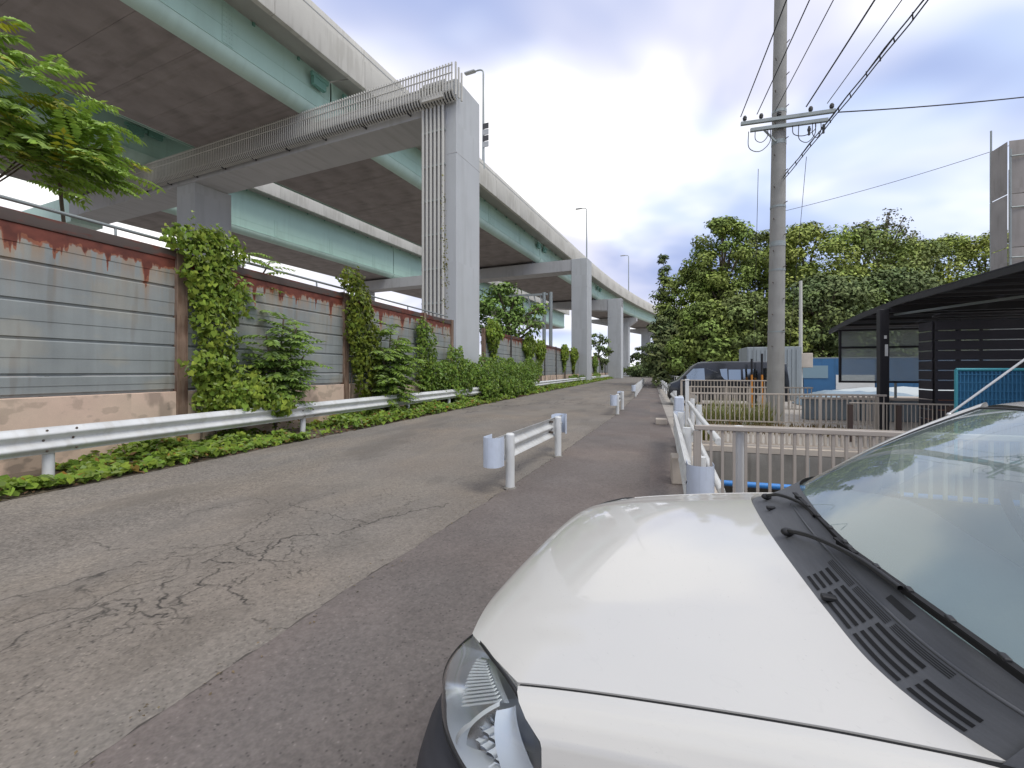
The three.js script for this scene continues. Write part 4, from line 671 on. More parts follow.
{ // slatted black screen
  const t = thing('slat_screen', 'black horizontal slat screen under the right half of the carport', 'screen', road(11.75, 5.85), -RH);
  for (const x of [0.03, 0.42, 2.2, 4.2]) part(t, 'post', box(0.06, 2.6, 0.07, x, 1.3, -0.05), M.bk);
  for (let k = 0; k < 12; k++) part(t, 'slat', rbox(4.3, 0.192, 0.022, 0.006, 2.15, 0.13 + k * 0.213, 0), M.bkSlat); for (let k = 0; k < 12; k++) part(t, 'return_slat', rbox(0.022, 0.192, 0.5, 0.006, -0.02, 0.13 + k * 0.213, -0.3), M.bkSlat);
  part(t, 'top_cap', rbox(4.36, 0.04, 0.09, 0.01, 2.15, 2.68, -0.02), M.bk);
  const b = thing('mesh_panel', 'blue mesh fence panel in front of the black slat screen', 'mesh panel', road(8.1, 4.28), -RH); const mb = std({ color: rgb(0.03, 0.16, 0.30), roughness: 0.6 }), teal = std({ color: rgb(0.05, 0.30, 0.36), roughness: 0.5 });
  part(b, 'frame', [rod(V(0, 0.2, 0), V(0, 1.52, 0), 0.022), rod(V(0, 1.52, 0), V(2.4, 1.52, 0), 0.022), rod(V(2.4, 1.52, 0), V(2.4, 0.2, 0), 0.022), rod(V(0, 0.2, 0), V(2.4, 0.2, 0), 0.022)], teal);
  for (let x = 0.05; x < 2.4; x += 0.045) part(b, 'mesh_bar', box(0.014, 1.3, 0.006, x, 0.86, 0), mb); for (let y = 0.25; y < 1.5; y += 0.12) part(b, 'mesh_bar', box(2.36, 0.012, 0.008, 1.2, y, 0.004), mb); part(b, 'backing_sheet', box(2.34, 1.28, 0.006, 1.2, 0.86, -0.03), mb);
  for (const x of [0, 2.4]) part(b, 'foot', box(0.1, 0.2, 0.4, x, 0.1, 0), M.concrete);
}
{ // building under scaffold at the right edge
  const t = thing('scaffolded_building', 'narrow building wrapped in grey scaffold sheeting at the right edge', 'building', road(23.4, 14.1, 0), -RH);
  M.sheet = std({ map: mottled([0.285, 0.265, 0.25], 3, { blotch: 0.14, streak: 0.25, k: 47 }), roughness: 0.9 });
  part(t, 'wall', mUV(box(5, 10.2, 0.9, 3.2, 5.1, -0.75)), M.concrete);
  for (let k = 0; k < 5; k++) for (let q = 0; q < 5; q++) { part(t, 'sheet', mUV(surf((u, v) => V(q * 1.2 + u * 1.18, k * 2.2 + v * 2.17, 0.05 * Math.sin(u * Math.PI) * Math.sin(v * Math.PI) * (1 + (q + k) % 2)), 6, 6)), M.sheet); if (q < 1) part(t, 'sheet', mUV(surf((u, v) => V(-0.02 - 0.04 * Math.sin(u * Math.PI) * Math.sin(v * Math.PI), k * 2.2 + v * 2.17, -0.05 - u * 1.0), 6, 6)), M.sheet); }
  for (const [x, z, h] of [[0, 0.08, 10.6], [1.2, 0.1, 10.1], [2.4, 0.1, 10.9], [3.6, 0.1, 10.6], [0, -1.0, 11.9]]) part(t, 'scaffold_pole', cyl(0.035, 0.035, h, 8, x, 0, z), M.galv);
  for (const y of [2.05, 4.1, 6.15, 8.2, 10.3]) part(t, 'scaffold_pole', rod(V(0, y, 0.11), V(6, y, 0.11), 0.03), M.galv);
}
{ // sign gantry behind the far wall
  const t = thing('sign_gantry', 'grey steel gantry frame with twin posts rising behind the vine covered wall', 'gantry', road(47.6, -11.2), -RH);
  for (const x of [0, 0.75]) part(t, 'post', cyl(0.2, 0.2, 10.2, 10, x, 0, 0), M.galv); for (const y of [8.0, 10.0]) part(t, 'beam', box(4.6, 0.22, 0.22, -1.9, y, 0), M.galv); for (let k = 0; k < 6; k++) part(t, 'brace', bar(V(-0.1 - k * 0.7, 8, 0), V(-0.45 - k * 0.7, 10, 0), 0.1, 0.1), M.galv);
}

// ------------------------------------------------------------------ plants, all built leaf by leaf
class Leaves {
  constructor() { this.p = []; this.n = []; this.c = []; }
  // leaf at point o, axis a (unit, along the blade), normal nn, length l, width w, shape
  add(o, a, nn, l, w, col, heart = false, fold = 0.18) {
    const b = new THREE.Vector3().crossVectors(nn, a).normalize(), n2 = new THREE.Vector3().crossVectors(a, b).normalize();
    const q = (t, s, f) => [o.x + a.x * t * l + b.x * s * w + n2.x * f * w, o.y + a.y * t * l + b.y * s * w + n2.y * f * w, o.z + a.z * t * l + b.z * s * w + n2.z * f * w];
    const tri = (A, B, C, nx) => { const ux = B[0] - A[0], uy = B[1] - A[1], uz = B[2] - A[2], vx = C[0] - A[0], vy = C[1] - A[1], vz = C[2] - A[2]; if ((uy * vz - uz * vy) * nx.x + (uz * vx - ux * vz) * nx.y + (ux * vy - uy * vx) * nx.z < 0) this.p.push(...A, ...C, ...B); else this.p.push(...A, ...B, ...C); for (let k = 0; k < 3; k++) { this.n.push(nx.x, nx.y, nx.z); this.c.push(col[0], col[1], col[2]); } };
    const nl = n2.clone().addScaledVector(b, -0.35).normalize(), nr = n2.clone().addScaledVector(b, 0.35).normalize();
    if (heart) { const r = q(0, 0, 0), t = q(1, 0, -0.1), L1 = q(-0.12, 0.36, fold), L2 = q(0.38, 0.5, fold), R1 = q(-0.12, -0.36, fold), R2 = q(0.38, -0.5, fold); tri(r, L1, L2, nr); tri(r, L2, t, nr); tri(r, R2, R1, nl); tri(r, t, R2, nl); }
    else { const r = q(0, 0, 0), t = q(1, 0, -0.08), L1 = q(0.42, 0.5, fold), R1 = q(0.42, -0.5, fold); tri(r, L1, t, nr); tri(r, t, R1, nl); }
  }
  geo() { const g = new THREE.BufferGeometry(); g.setAttribute('position', new THREE.Float32BufferAttribute(this.p, 3)); g.setAttribute('normal', new THREE.Float32BufferAttribute(this.n, 3)); g.setAttribute('color', new THREE.Float32BufferAttribute(this.c, 3)); g.setAttribute('uv', new THREE.Float32BufferAttribute(new Float32Array(this.p.length / 3 * 2), 2)); return g; }
}
const rv = (r) => { const z = r() * 2 - 1, a = r() * Math.PI * 2, q = Math.sqrt(1 - z * z); return V(q * Math.cos(a), z, q * Math.sin(a)); };
const tone = (r, base, v = 0.3, yel = 0.25) => { const f = 1 + (r() - 0.5) * 2 * v, y = r() * yel; return [base[0] * f * (1 + y * 1.1), base[1] * f * (1 + y * 0.25), base[2] * f]; };
const TO = V(Math.cos(RH), 0, Math.sin(RH));                            // from the wall towards the road
const ALONG = V(Math.sin(RH), 0, -Math.cos(RH));
// compound leaf of many leaflets on a drooping stalk
function compound(L, r, o, dir, len, pairs, lf, base, stalks) {
  const d = dir.clone(); let p = o.clone(); const seg = len / pairs; const pts = [p.clone()];
  for (let k = 0; k < pairs; k++) {
    d.y -= 0.075 + 0.03 * r(); d.normalize(); p = p.clone().addScaledVector(d, seg); pts.push(p);
    const side = new THREE.Vector3().crossVectors(d, V(0, 1, 0)).normalize(), up = new THREE.Vector3().crossVectors(side, d).normalize(), s = lf * (0.75 + 0.5 * Math.sin(Math.PI * (k + 0.7) / (pairs + 0.4)));
    for (const sg of [1, -1]) { const a = side.clone().multiplyScalar(sg).addScaledVector(d, 0.45).addScaledVector(V(0, -1, 0), 0.25 + r() * 0.3).normalize(); L.add(p, a, up.clone().addScaledVector(rv(r), 0.3).normalize(), s * (0.85 + r() * 0.3), s * 0.42, tone(r, base, 0.22, 0.14)); }
  }
  L.add(p, d.clone(), V(0, 1, 0), lf, lf * 0.42, tone(r, base, 0.2, 0.3));
  if (stalks) stalks.push(rod(pts[0], pts[Math.min(pts.length - 1, pairs)], 0.006, 0.003, 4));
}
const relTo = (t, w) => w.clone().sub(t.position);
// ---- creeper hanging on a wall post; blobs in street coordinates (s, p, y, rs, rp, ry, count)
function creeper(name, label, cat, blobs, size, base, seed, stems = [], group) {
  const c = blobs[0], t = thing(name, label, cat, road(c[0], c[1], 0), 0, group), r = rng(seed), L = new Leaves(), O = t.position;
  for (const [s, p, y, rs, rp, ry, n0] of blobs) for (let k = 0, n = n0 * 2.1; k < n; k++) {
    const v = rv(r), q = Math.pow(r(), 0.28), bump = 0.55 + 0.9 * fbm(v.x * 2.6 + s + v.z * 3, v.y * 4 + y, 3, 256, seed & 63); if (v.x < -0.45 && r() < 0.7) continue;
    const o = road(s + v.z * rs * q * bump, p + v.x * rp * q * bump, Math.max(0.05, y + v.y * ry * q * bump)).sub(O);
    const nn = TO.clone().multiplyScalar(0.5 + v.x * 0.5).addScaledVector(ALONG, v.z * 0.7).add(V(0, 0.45 + v.y * 0.55, 0)).addScaledVector(rv(r), 0.85).normalize();
    const a = V(0, -1, 0).addScaledVector(rv(r), 0.9).addScaledVector(TO, 0.25); a.addScaledVector(nn, -a.dot(nn)).normalize();
    const l = size * (0.4 + 0.85 * r() * r() + 0.15 * r()); L.add(o, a, nn, l, l * (0.75 + 0.4 * r()), tone(r, base, 0.42, 0.4), true);
  }
  part(t, 'leaves', L.geo(), M.leaf);
  const sg = stems.map(([s0, p0, y0, s1, p1, y1, rr]) => tube([road(s0, p0, y0).sub(O), road(lerp(s0, s1, 0.5) + 0.05, lerp(p0, p1, 0.4), lerp(y0, y1, 0.5)).sub(O), road(s1, p1, y1).sub(O)], rr, 10, 6)); if (sg.length) part(t, 'stem', sg, M.bark);
  return t;
}
const VINE = [0.21, 0.33, 0.055], VINE_D = [0.155, 0.27, 0.052];
creeper('wall_creeper', 'tall leafy creeper climbing the first rusty wall post, nearest the camera', 'creeper', [
  [6.9, -8.62, 2.4, 0.48, 0.24, 1.9, 850], [6.7, -8.66, 3.6, 0.5, 0.22, 0.95, 500], [7.3, -8.65, 3.1, 0.4, 0.2, 0.6, 160], [7.0, -8.62, 1.0, 0.65, 0.3, 0.6, 340], [7.45, -8.3, 1.0, 0.95, 0.5, 0.5, 650], [7.1, -8.75, 4.15, 0.6, 0.25, 0.35, 220], [6.3, -8.75, 4.1, 0.4, 0.2, 0.3, 90], [7.9, -7.95, 0.75, 0.4, 0.25, 0.3, 140], [6.6, -8.5, 1.6, 0.5, 0.3, 0.3, 120]], 0.125, VINE, 11, [[6.7, -8.78, 0.1, 6.8, -8.76, 3.9, 0.02], [7.0, -8.78, 0.1, 7.2, -8.76, 3.0, 0.015]]);
creeper('wall_creeper', 'narrow yellowish creeper on the second wall post, beside the leafy sapling', 'creeper', [
  [11.65, -8.6, 3.0, 0.62, 0.28, 1.35, 900], [11.95, -8.55, 1.8, 0.7, 0.32, 1.1, 520], [11.4, -8.7, 4.25, 0.6, 0.25, 0.35, 200], [12.3, -8.6, 2.6, 0.4, 0.2, 0.5, 130]], 0.13, [0.15, 0.22, 0.034], 12, [[11.4, -8.78, 0.1, 11.5, -8.76, 4.0, 0.02]]);
creeper('wall_creeper', 'dark creeper on the wall just left of the tall pier', 'creeper', [
  [15.9, -8.6, 2.0, 0.75, 0.3, 1.45, 800], [16.3, -8.4, 1.2, 0.9, 0.45, 0.8, 700], [15.6, -8.65, 3.1, 0.35, 0.2, 0.5, 150]], 0.125, VINE_D, 13, [[15.9, -8.78, 0.1, 15.9, -8.76, 3.2, 0.02]]);
creeper('ivy_hedge', 'big mound of ivy spilling over the crash barrier in front of the tall pier', 'hedge', [
  [18.2, -8.35, 1.15, 1.5, 0.62, 1.25, 2300], [21.5, -8.3, 1.1, 2.2, 0.75, 1.05, 2600], [25.0, -8.2, 1.25, 2.6, 0.85, 1.1, 3000], [28.6, -8.3, 1.15, 2.2, 0.75, 1.15, 2000], [31.5, -8.4, 1.35, 1.6, 0.6, 1.2, 1000], [20.5, -7.6, 0.55, 0.8, 0.4, 0.5, 420], [23.6, -7.45, 0.6, 1.6, 0.45, 0.6, 900], [27.0, -7.6, 0.55, 1.8, 0.4, 0.5, 700]], 0.14, VINE_D, 14);
const heads = [[24.2, 3.65, 0.95, 0.75, 'first rounded vine clump hanging over the wall top, right beside the tall pier'], [32.2, 3.4, 1.5, 0.95, 'second and widest vine clump over the wall top, below the leafy tree'], [35.6, 3.3, 1.0, 0.9, 'third vine clump on the far wall, touching the widest clump'], [46.5, 3.5, 1.3, 0.9, 'round mushroom shaped vine head on the far wall, left one of a pair'], [52.5, 3.4, 1.4, 0.95, 'round mushroom shaped vine head on the far wall, right one of a pair'], [64, 3.1, 2.0, 1.0, 'darker vine head on the far wall between second and third piers'], [74, 3.0, 2.6, 1.1, 'farthest dark vine head on the wall before the third pier']];
heads.forEach(([s, y, rs, ry, lb], i) => creeper('vine_clump', lb, 'vine', [[s, -8.72, y, rs, 0.42, ry, 750], [s, -8.75, y - 1.0, rs * 0.35, 0.2, 1.0, 200]], 0.15 + s * 0.0012, i < 5 ? VINE : VINE_D, 40 + i, [[s, -8.7, 0.1, s, -8.72, y, 0.05], [s + 0.5, -8.7, 0.1, s + 0.2, -8.72, y, 0.04]], 'vine clumps on the far wall'));
creeper('pipe_creeper', 'thin dry creeper climbing the pipes of the tall pier', 'creeper', [[17.6, -8.6, 5.0, 0.25, 0.15, 2.2, 60], [17.7, -8.75, 8.0, 0.2, 0.12, 2.5, 45], [18.0, -8.8, 6.6, 0.25, 0.12, 1.2, 40]], 0.09, [0.16, 0.18, 0.06], 61);
creeper('verge_shrub', 'low shrubs along the foot of the far wall behind the barrier', 'shrub', [[50, -8.3, 0.5, 4, 0.4, 0.5, 600], [60, -8.3, 0.6, 5, 0.4, 0.6, 600], [72, -8.3, 0.6, 6, 0.4, 0.7, 600]], 0.2, VINE_D, 62);

// ---- saplings with feathery compound leaves
function sapling(name, label, cat, s, p, y0, stems, n, reach, lf, base, seed, mat = M.leaf) {
  const t = thing(name, label, cat, road(s, p, 0)), r = rng(seed), L = new Leaves(), O = t.position, wood = [];
  stems.forEach(([ds, dp, h]) => wood.push(tube([V(0, y0, 0), road(s + ds * 0.3, p + dp * 0.4, y0 + (h - y0) * 0.5).sub(O), road(s + ds, p + dp, h).sub(O)], 0.02, 10, 6)));
  for (let k = 0; k < n; k++) { const st = stems[Math.floor(r() * stems.length)], q = 0.25 + 0.75 * Math.pow(r(), 0.7), o = road(s + st[0] * q * q, p + st[1] * q, y0 + (st[2] - y0) * q).sub(O); const a = r() * Math.PI * 2, d = V(Math.cos(a), 0.25 + r() * 0.6, Math.sin(a)).addScaledVector(TO, 0.35).normalize(); compound(L, r, o, d, reach * (0.6 + r() * 0.6), 7 + Math.floor(r() * 4), lf, base, wood); }
  part(t, 'leaves', L.geo(), mat); part(t, 'stem', wood, M.bark); return t;
}
sapling('sapling', 'young feathery leaved tree before the rusty wall, right of the first creeper', 'sapling', 8.35, -8.55, 0.1, [[-0.5, 0.25, 2.3], [0.35, 0.3, 2.55], [0.1, 0.15, 2.75], [0.6, 0.3, 1.9], [-0.3, 0.3, 1.6]], 150, 0.7, 0.17, [0.20, 0.33, 0.06], 71);
sapling('sapling', 'second feathery sapling, bushy, by the second wall post', 'sapling', 12.9, -8.5, 0.1, [[-0.7, 0.3, 2.2], [0.3, 0.3, 2.7], [0.0, 0.2, 3.0], [0.8, 0.3, 2.0], [0.5, 0.3, 1.3], [-0.5, 0.4, 1.2]], 190, 0.8, 0.19, [0.22, 0.35, 0.06], 72);
sapling('sapling', 'tuft of feathery leaves poking up above the wall top behind the first creeper', 'sapling', 7.9, -9.3, 2.0, [[-0.5, 0.1, 4.15], [0.2, 0.1, 4.3], [0.8, 0.2, 4.2]], 34, 0.6, 0.15, [0.23, 0.37, 0.06], 73);
{ // overhanging tree at the upper left
  const t = thing('overhanging_tree', 'yellow-green feathery tree leaning over the rusty wall at upper left', 'tree', road(4.3, -10.8)), r = rng(74), L = new Leaves(), O = t.position, wood = [];
  const W2 = (s, p, y) => road(s, p, y).sub(O);
  const tips = []; const R = (a) => (r() - 0.5) * 2 * a;
  const limbs = [[3.2, -10.0, 7.2], [4.2, -9.9, 6.9], [5.0, -9.9, 6.4], [5.7, -9.8, 5.7], [5.3, -9.6, 5.3], [3.8, -9.6, 5.9], [2.8, -9.8, 6.2], [2.2, -10.2, 7.6], [4.6, -10.4, 5.8], [3.4, -9.5, 5.4], [5.6, -10.1, 6.0], [2.2, -9.9, 5.4]];
  part(t, 'trunk', [tube([V(0, 0, 0), W2(4.35, -10.8, 2.5), W2(4.2, -10.6, 4.6)], 0.045, 12, 7), tube([W2(4.9, -10.7, 0), W2(5.4, -10.5, 3), W2(5.2, -10.3, 5.0)], 0.03, 12, 7)], M.bark);
  for (const [s, p, y] of limbs) { const a = W2(4.2 + (s - 4.2) * 0.2, -10.6, 4.5 + 0.1 * (y - 4)), b = W2(s, p, y); wood.push(tube([a, a.clone().lerp(b, 0.5).add(V(0, 0.3, 0)), b], 0.013, 8, 5)); for (let k = 0; k < 36; k++) { const q = 0.35 + 0.68 * r(), o = a.clone().lerp(b, q).add(V(R(0.4), R(0.34), R(0.4))); const out = b.clone().sub(a).setY(0).normalize(); const d = out.clone().multiplyScalar(0.5).addScaledVector(rv(r), 0.75).addScaledVector(TO, 0.3); d.y = 0.1 + 0.35 * r(); compound(L, r, o, d.normalize(), 0.42 + r() * 0.34, 7 + Math.floor(r() * 4), 0.165, r() < 0.1 ? [0.44, 0.46, 0.05] : [0.29, 0.46, 0.075], k % 3 ? null : wood); } }
  part(t, 'leaves', L.geo(), M.leaf); part(t, 'branch', wood, M.bark);
}
// ---- weeds under the barrier: uncountable ground cover
{
  const r = rng(81), L = new Leaves();
  const put = (s0, s1, dens, size) => { const n = (s1 - s0) * 1.6 * dens; for (let k = 0; k < n; k++) { const s = s0 + (s1 - s0) * r(), q = r(), p = -8.78 + q * 1.68 + 0.12 * (fbm(s * 1.3, 2, 3, 256, 5) - 0.5) * 2; const th = fbm(s * 0.9 + 4, p * 0.9, 3, 256, 6); if (th < 0.33 || (s > 7.9 && s < 9.4 && r() < 0.86)) continue; const hgt = (0.05 + 0.34 * sstep(0.33, 0.7, th) * (0.35 + 0.65 * Math.sin(Math.PI * clamp(q * 0.95 + 0.03)))); const o = road(s, p, 0.02 + hgt * Math.pow(r(), 0.6)); const nn = V(0, 1, 0).addScaledVector(rv(r), 0.7).addScaledVector(TO, 0.3).normalize(), a = rv(r); a.addScaledVector(nn, -a.dot(nn)).normalize(); const l = size * (0.55 + 0.9 * r()); L.add(o, a, nn, l, l * 1.05, tone(r, r() < 0.06 ? [0.22, 0.16, 0.04] : [0.19, 0.32, 0.05], 0.34, 0.4), true); } };
  put(-6, 8.2, 560, 0.085); put(8.2, 18, 380, 0.09); put(18, 45, 120, 0.13); put(45, 110, 30, 0.2);
  const m = new THREE.Mesh(L.geo(), M.leaf); m.name = 'ground_weeds'; scene.add(m); tag(m, 'broad leaved green weeds growing under the long white barrier', 'weeds', null, 'stuff');
  const D = new Leaves(); for (let k = 0; k < 2600; k++) { const s = -4 + 34 * r(), p = -7.25 + (r() - 0.7) * 0.5 + 0.2 * (s > 7.5 && s < 10 ? r() - 0.6 : 0); const nn = V(0, 1, 0).addScaledVector(rv(r), 0.35).normalize(), a = rv(r); a.addScaledVector(nn, -a.dot(nn)).normalize(); D.add(road(s, p, 0.012 + r() * 0.02), a, nn, 0.05 + r() * 0.05, 0.035, tone(r, [0.15, 0.085, 0.045], 0.5, 0.2)); }
  for (let k = 0; k < 420; k++) { const s = 1 + 24 * r(), p = edgeP(s) + (r() - 0.55) * 0.22; const nn = V(0, 1, 0).addScaledVector(rv(r), 0.4).normalize(), a = rv(r); a.addScaledVector(nn, -a.dot(nn)).normalize(); D.add(road(s, p, 0.02), a, nn, 0.012 + r() * 0.016, 0.012, tone(r, [0.12, 0.1, 0.06], 0.5, 0.2)); }
  const d = new THREE.Mesh(D.geo(), M.leafFar); d.name = 'leaf_litter'; scene.add(d); tag(d, 'dry brown leaf litter along the road edge and footpath joint', 'leaf litter', null, 'stuff');
}
// ---- grass tufts
function grassTuft(label, s, p, w, h, n, base, seed) { const t = thing('grass_tuft', label, 'grass', road(s, p, 0)), r = rng(seed), L = new Leaves(); for (let k = 0; k < n; k++) { const a = V((r() - 0.5) * 0.9, 1, (r() - 0.5) * 0.9).normalize(), o = road(s + (r() - 0.5) * w * 0.5, p + (r() - 0.5) * w, 0).sub(t.position), nn = rv(r); nn.addScaledVector(a, -nn.dot(a)).normalize(); L.add(o, a, nn, h * (0.4 + 0.8 * r()), 0.03, tone(r, base, 0.3, 0.4)); } part(t, 'blades', L.geo(), M.leaf); }
grassTuft('tall pale grass growing behind the bar fence in front of the pole', 13.5, 2.3, 1.7, 0.7, 600, [0.26, 0.31, 0.12], 91);
grassTuft('yellow-green grass at the foot of the white pipe rail', 10.2, 0.95, 0.5, 0.35, 260, [0.17, 0.2, 0.03], 92);
grassTuft('dry grass strip on the ditch bank under the far bar fence', 12.3, 2.8, 3.6, 0.22, 700, [0.18, 0.15, 0.07], 93);

// ---- broadleaf trees: trunk, limbs, crown of leaf clumps
function tree(name, label, { x, d, top, w, base, seed, bottom = 0.5, clumps = 100, per = 190, leaf = 0.29, round = 1, sparse = false, cat = 'tree', depth = 1 }, group) {
  const Hh = top, X = (x - 512) / 440 * d, t = thing(name, label, cat, V(X, 0, -d), 0, group), r = rng(seed), L = new Leaves(), R = w / 440 * d / 2, cy = (Hh + bottom) / 2, ry = (Hh - bottom) / 2, limbs = [];
  const trunkH = sparse ? Hh * 0.7 : Hh * 0.5;
  part(t, 'trunk', tube([V(0, -0.1, 0), V(0.15 * R * (r() - 0.5), trunkH * 0.5, 0), V(0.2 * R * (r() - 0.5), trunkH, 0)], 0.13 + Hh * 0.009, 12, 8), M.bark);
  for (let k = 0; k < clumps; k++) {
    const v = rv(r), q = sparse ? 0.55 + 0.45 * r() : 1; if (v.z < -0.5 && r() < 0.6) v.z *= -1;
    let ty = v.y * q, prof = 1; if (!sparse) { ty = r() * 2 - 1; const an = r() * Math.PI * 2, rad = Math.pow(r(), 0.38); v.x = Math.cos(an) * rad; v.z = Math.abs(Math.sin(an)) * rad * (r() < 0.75 ? 1 : -1); prof = round > 0.5 ? Math.pow(1 - Math.pow(Math.abs(ty), 2.6), 0.5) : (ty > -0.4 ? 1 - 0.62 * (ty + 0.4) : 1); }
    const c = V(v.x * R * q * prof * (0.85 + 0.3 * r()), Math.max(0.6, cy + ty * ry), v.z * R * q * prof * depth), cr = R * (sparse ? 0.2 : 0.27) * (0.65 + 0.7 * r());
    const f1 = 0.78 + 0.44 * r(), tn = [base[0] * f1 * (0.9 + 0.16 * r()), base[1] * f1, base[2] * f1]; if (r() < 0.25) { tn[0] *= 1.25; tn[1] *= 1.25; }
    if (sparse || k % 4 === 0) limbs.push(tube([V(0, Math.min(trunkH, c.y * 0.75), 0), V(c.x * 0.45, c.y * 0.86, c.z * 0.45), c], sparse ? 0.06 : 0.09, 6, 5));
    for (let i = 0; i < per; i++) { const u = rv(r), s = Math.pow(r(), 0.4), o = c.clone().add(V(u.x * cr * s * 1.15, u.y * cr * s * 0.72, u.z * cr * s * 1.15)); if (o.y < 0.1) continue; const nn = u.clone().multiplyScalar(0.7).add(V(0, 0.6, 0)).addScaledVector(rv(r), 0.6).normalize(), a = rv(r); a.addScaledVector(nn, -a.dot(nn)).normalize(); a.y -= 0.3; const l = leaf * (0.55 + 0.9 * r()); L.add(o, a.normalize(), nn, l, l * 0.62, tone(r, tn, 0.25, 0.06)); }
  }
  part(t, 'crown', L.geo(), M.leafFar); if (limbs.length) part(t, 'limb', limbs, M.bark); return t;
}
const ht = (y, d) => (371 - y) / 440 * d + EYE;
const G1 = [0.225, 0.295, 0.07], G2 = [0.21, 0.26, 0.08], G3 = [0.27, 0.325, 0.075], GD = [0.14, 0.185, 0.07];
const wood = 'trees of the wooded rise on the right';
const TR = [
  ['conifer', 'slender dark conifer at the left end of the wood, next to the viaduct end', { x: 664, d: 48, top: ht(256, 48), w: 30, base: GD, seed: 201, round: 0, clumps: 60, per: 110, leaf: 0.26 }],
  ['broadleaf_tree', 'mid height bright tree just right of the dark conifer', { x: 692, d: 46, top: ht(268, 46), w: 66, base: G1, seed: 202 }],
  ['broadleaf_tree', 'tallest vine draped tree left of the utility pole', { x: 722, d: 42, top: ht(222, 42), w: 64, base: G1, seed: 203, clumps: 120 }],
  ['broadleaf_tree', 'tree directly behind the utility pole, dull green', { x: 762, d: 45, top: ht(234, 45), w: 72, base: G2, seed: 204, clumps: 105 }],
  ['broadleaf_tree', 'round yellow-green topped tree just right of the utility pole', { x: 806, d: 41, top: ht(229, 41), w: 96, base: G3, seed: 205, clumps: 120 }],
  ['broadleaf_tree', 'broad dull green tree above the carport left end', { x: 856, d: 43, top: ht(234, 43), w: 100, base: G2, seed: 206, clumps: 120 }],
  ['bare_tree', 'thin half bare tree rising above the wood', { x: 878, d: 54, top: ht(209, 54), w: 66, base: [0.15, 0.155, 0.09], seed: 207, sparse: true, clumps: 46, per: 26, leaf: 0.32, bottom: 11 }],
  ['broadleaf_tree', 'tree above the middle of the carport roof', { x: 912, d: 45, top: ht(246, 45), w: 86, base: G2, seed: 208, clumps: 105 }],
  ['broadleaf_tree', 'light green feathery tree left of the scaffolded building', { x: 948, d: 52, top: ht(240, 52), w: 62, base: G3, seed: 209, clumps: 95 }],
  ['broadleaf_tree', 'light green tree partly hidden by the scaffolded building', { x: 985, d: 50, top: ht(238, 50), w: 80, base: G3, seed: 210, clumps: 95 }],
  ['broadleaf_tree', 'tree beyond the scaffolded building at the right edge', { x: 1040, d: 48, top: ht(246, 48), w: 90, base: G1, seed: 211, clumps: 85 }],
  ['broadleaf_tree', 'lower bushy tree above the van nose', { x: 704, d: 37, top: ht(306, 37), w: 66, base: G1, seed: 212, clumps: 85 }],
  ['broadleaf_tree', 'lower dark tree above the grey container', { x: 756, d: 36, top: ht(296, 36), w: 80, base: G2, seed: 213, clumps: 90 }],
  ['broadleaf_tree', 'lower dark tree behind the slim pale pole', { x: 822, d: 36, top: ht(282, 36), w: 96, base: GD, seed: 214, clumps: 95 }],
  ['broadleaf_tree', 'lower dark tree behind the frosted panels', { x: 892, d: 37, top: ht(276, 37), w: 96, base: GD, seed: 215, clumps: 95 }],
  ['broadleaf_tree', 'dark low tree at the foot of the conifer', { x: 674, d: 44, top: ht(312, 44), w: 44, base: GD, seed: 216, clumps: 70 }],
];
for (const [n, lb, o] of TR) tree(n, lb, o, wood);
tree('broadleaf_tree', 'leafy tree behind the wall between the tall pier and the gantry', { x: 508, d: 33, top: ht(288, 33), w: 60, base: [0.16, 0.255, 0.06], seed: 221, bottom: 3.2, clumps: 55, per: 90, leaf: 0.26 });
tree('shrub', 'dense dark bush closing the far end of the road', { x: 640, d: 112, top: 2.6, w: 34, base: GD, seed: 222, bottom: 0.2, clumps: 30, per: 90, leaf: 0.5, cat: 'bush' });
tree('broadleaf_tree', 'small dark tree between the fourth and farthest piers', { x: 641, d: 150, top: ht(347, 150), w: 22, base: GD, seed: 223, clumps: 30, per: 80, leaf: 0.7 });
tree('shrub', 'second dark bush by the foot of the farthest pier', { x: 655, d: 100, top: 3.4, w: 26, base: GD, seed: 224, bottom: 0.2, clumps: 24, per: 80, leaf: 0.5, cat: 'bush' });
tree('broadleaf_tree', 'small dark tree behind the far wall right of the second pier', { x: 598, d: 84, top: ht(334, 84), w: 24, base: GD, seed: 225, clumps: 30, per: 60, leaf: 0.45, bottom: 2 });
{ // undergrowth that fills the foot of the wood
  const r = rng(230), L = new Leaves(); for (let k = 0; k < 16000; k++) { const x = 655 + 420 * r(), d = 38 + 22 * r(), y = Math.pow(r(), 1.4) * 5 * (0.5 + fbm(x * 0.02, d * 0.1, 3, 256, 8)); const nn = V(0, 0.7, 0.5).addScaledVector(rv(r), 0.6).normalize(), a = rv(r); a.addScaledVector(nn, -a.dot(nn)).normalize(); L.add(V((x - 512) / 440 * d, y, -d), a, nn, 0.4 + 0.4 * r(), 0.3, tone(r, GD, 0.35, 0.3)); }
  const m = new THREE.Mesh(L.geo(), M.leafFar); m.name = 'undergrowth'; scene.add(m); tag(m, 'dark undergrowth filling the foot of the wood', 'undergrowth', null, 'stuff');
}

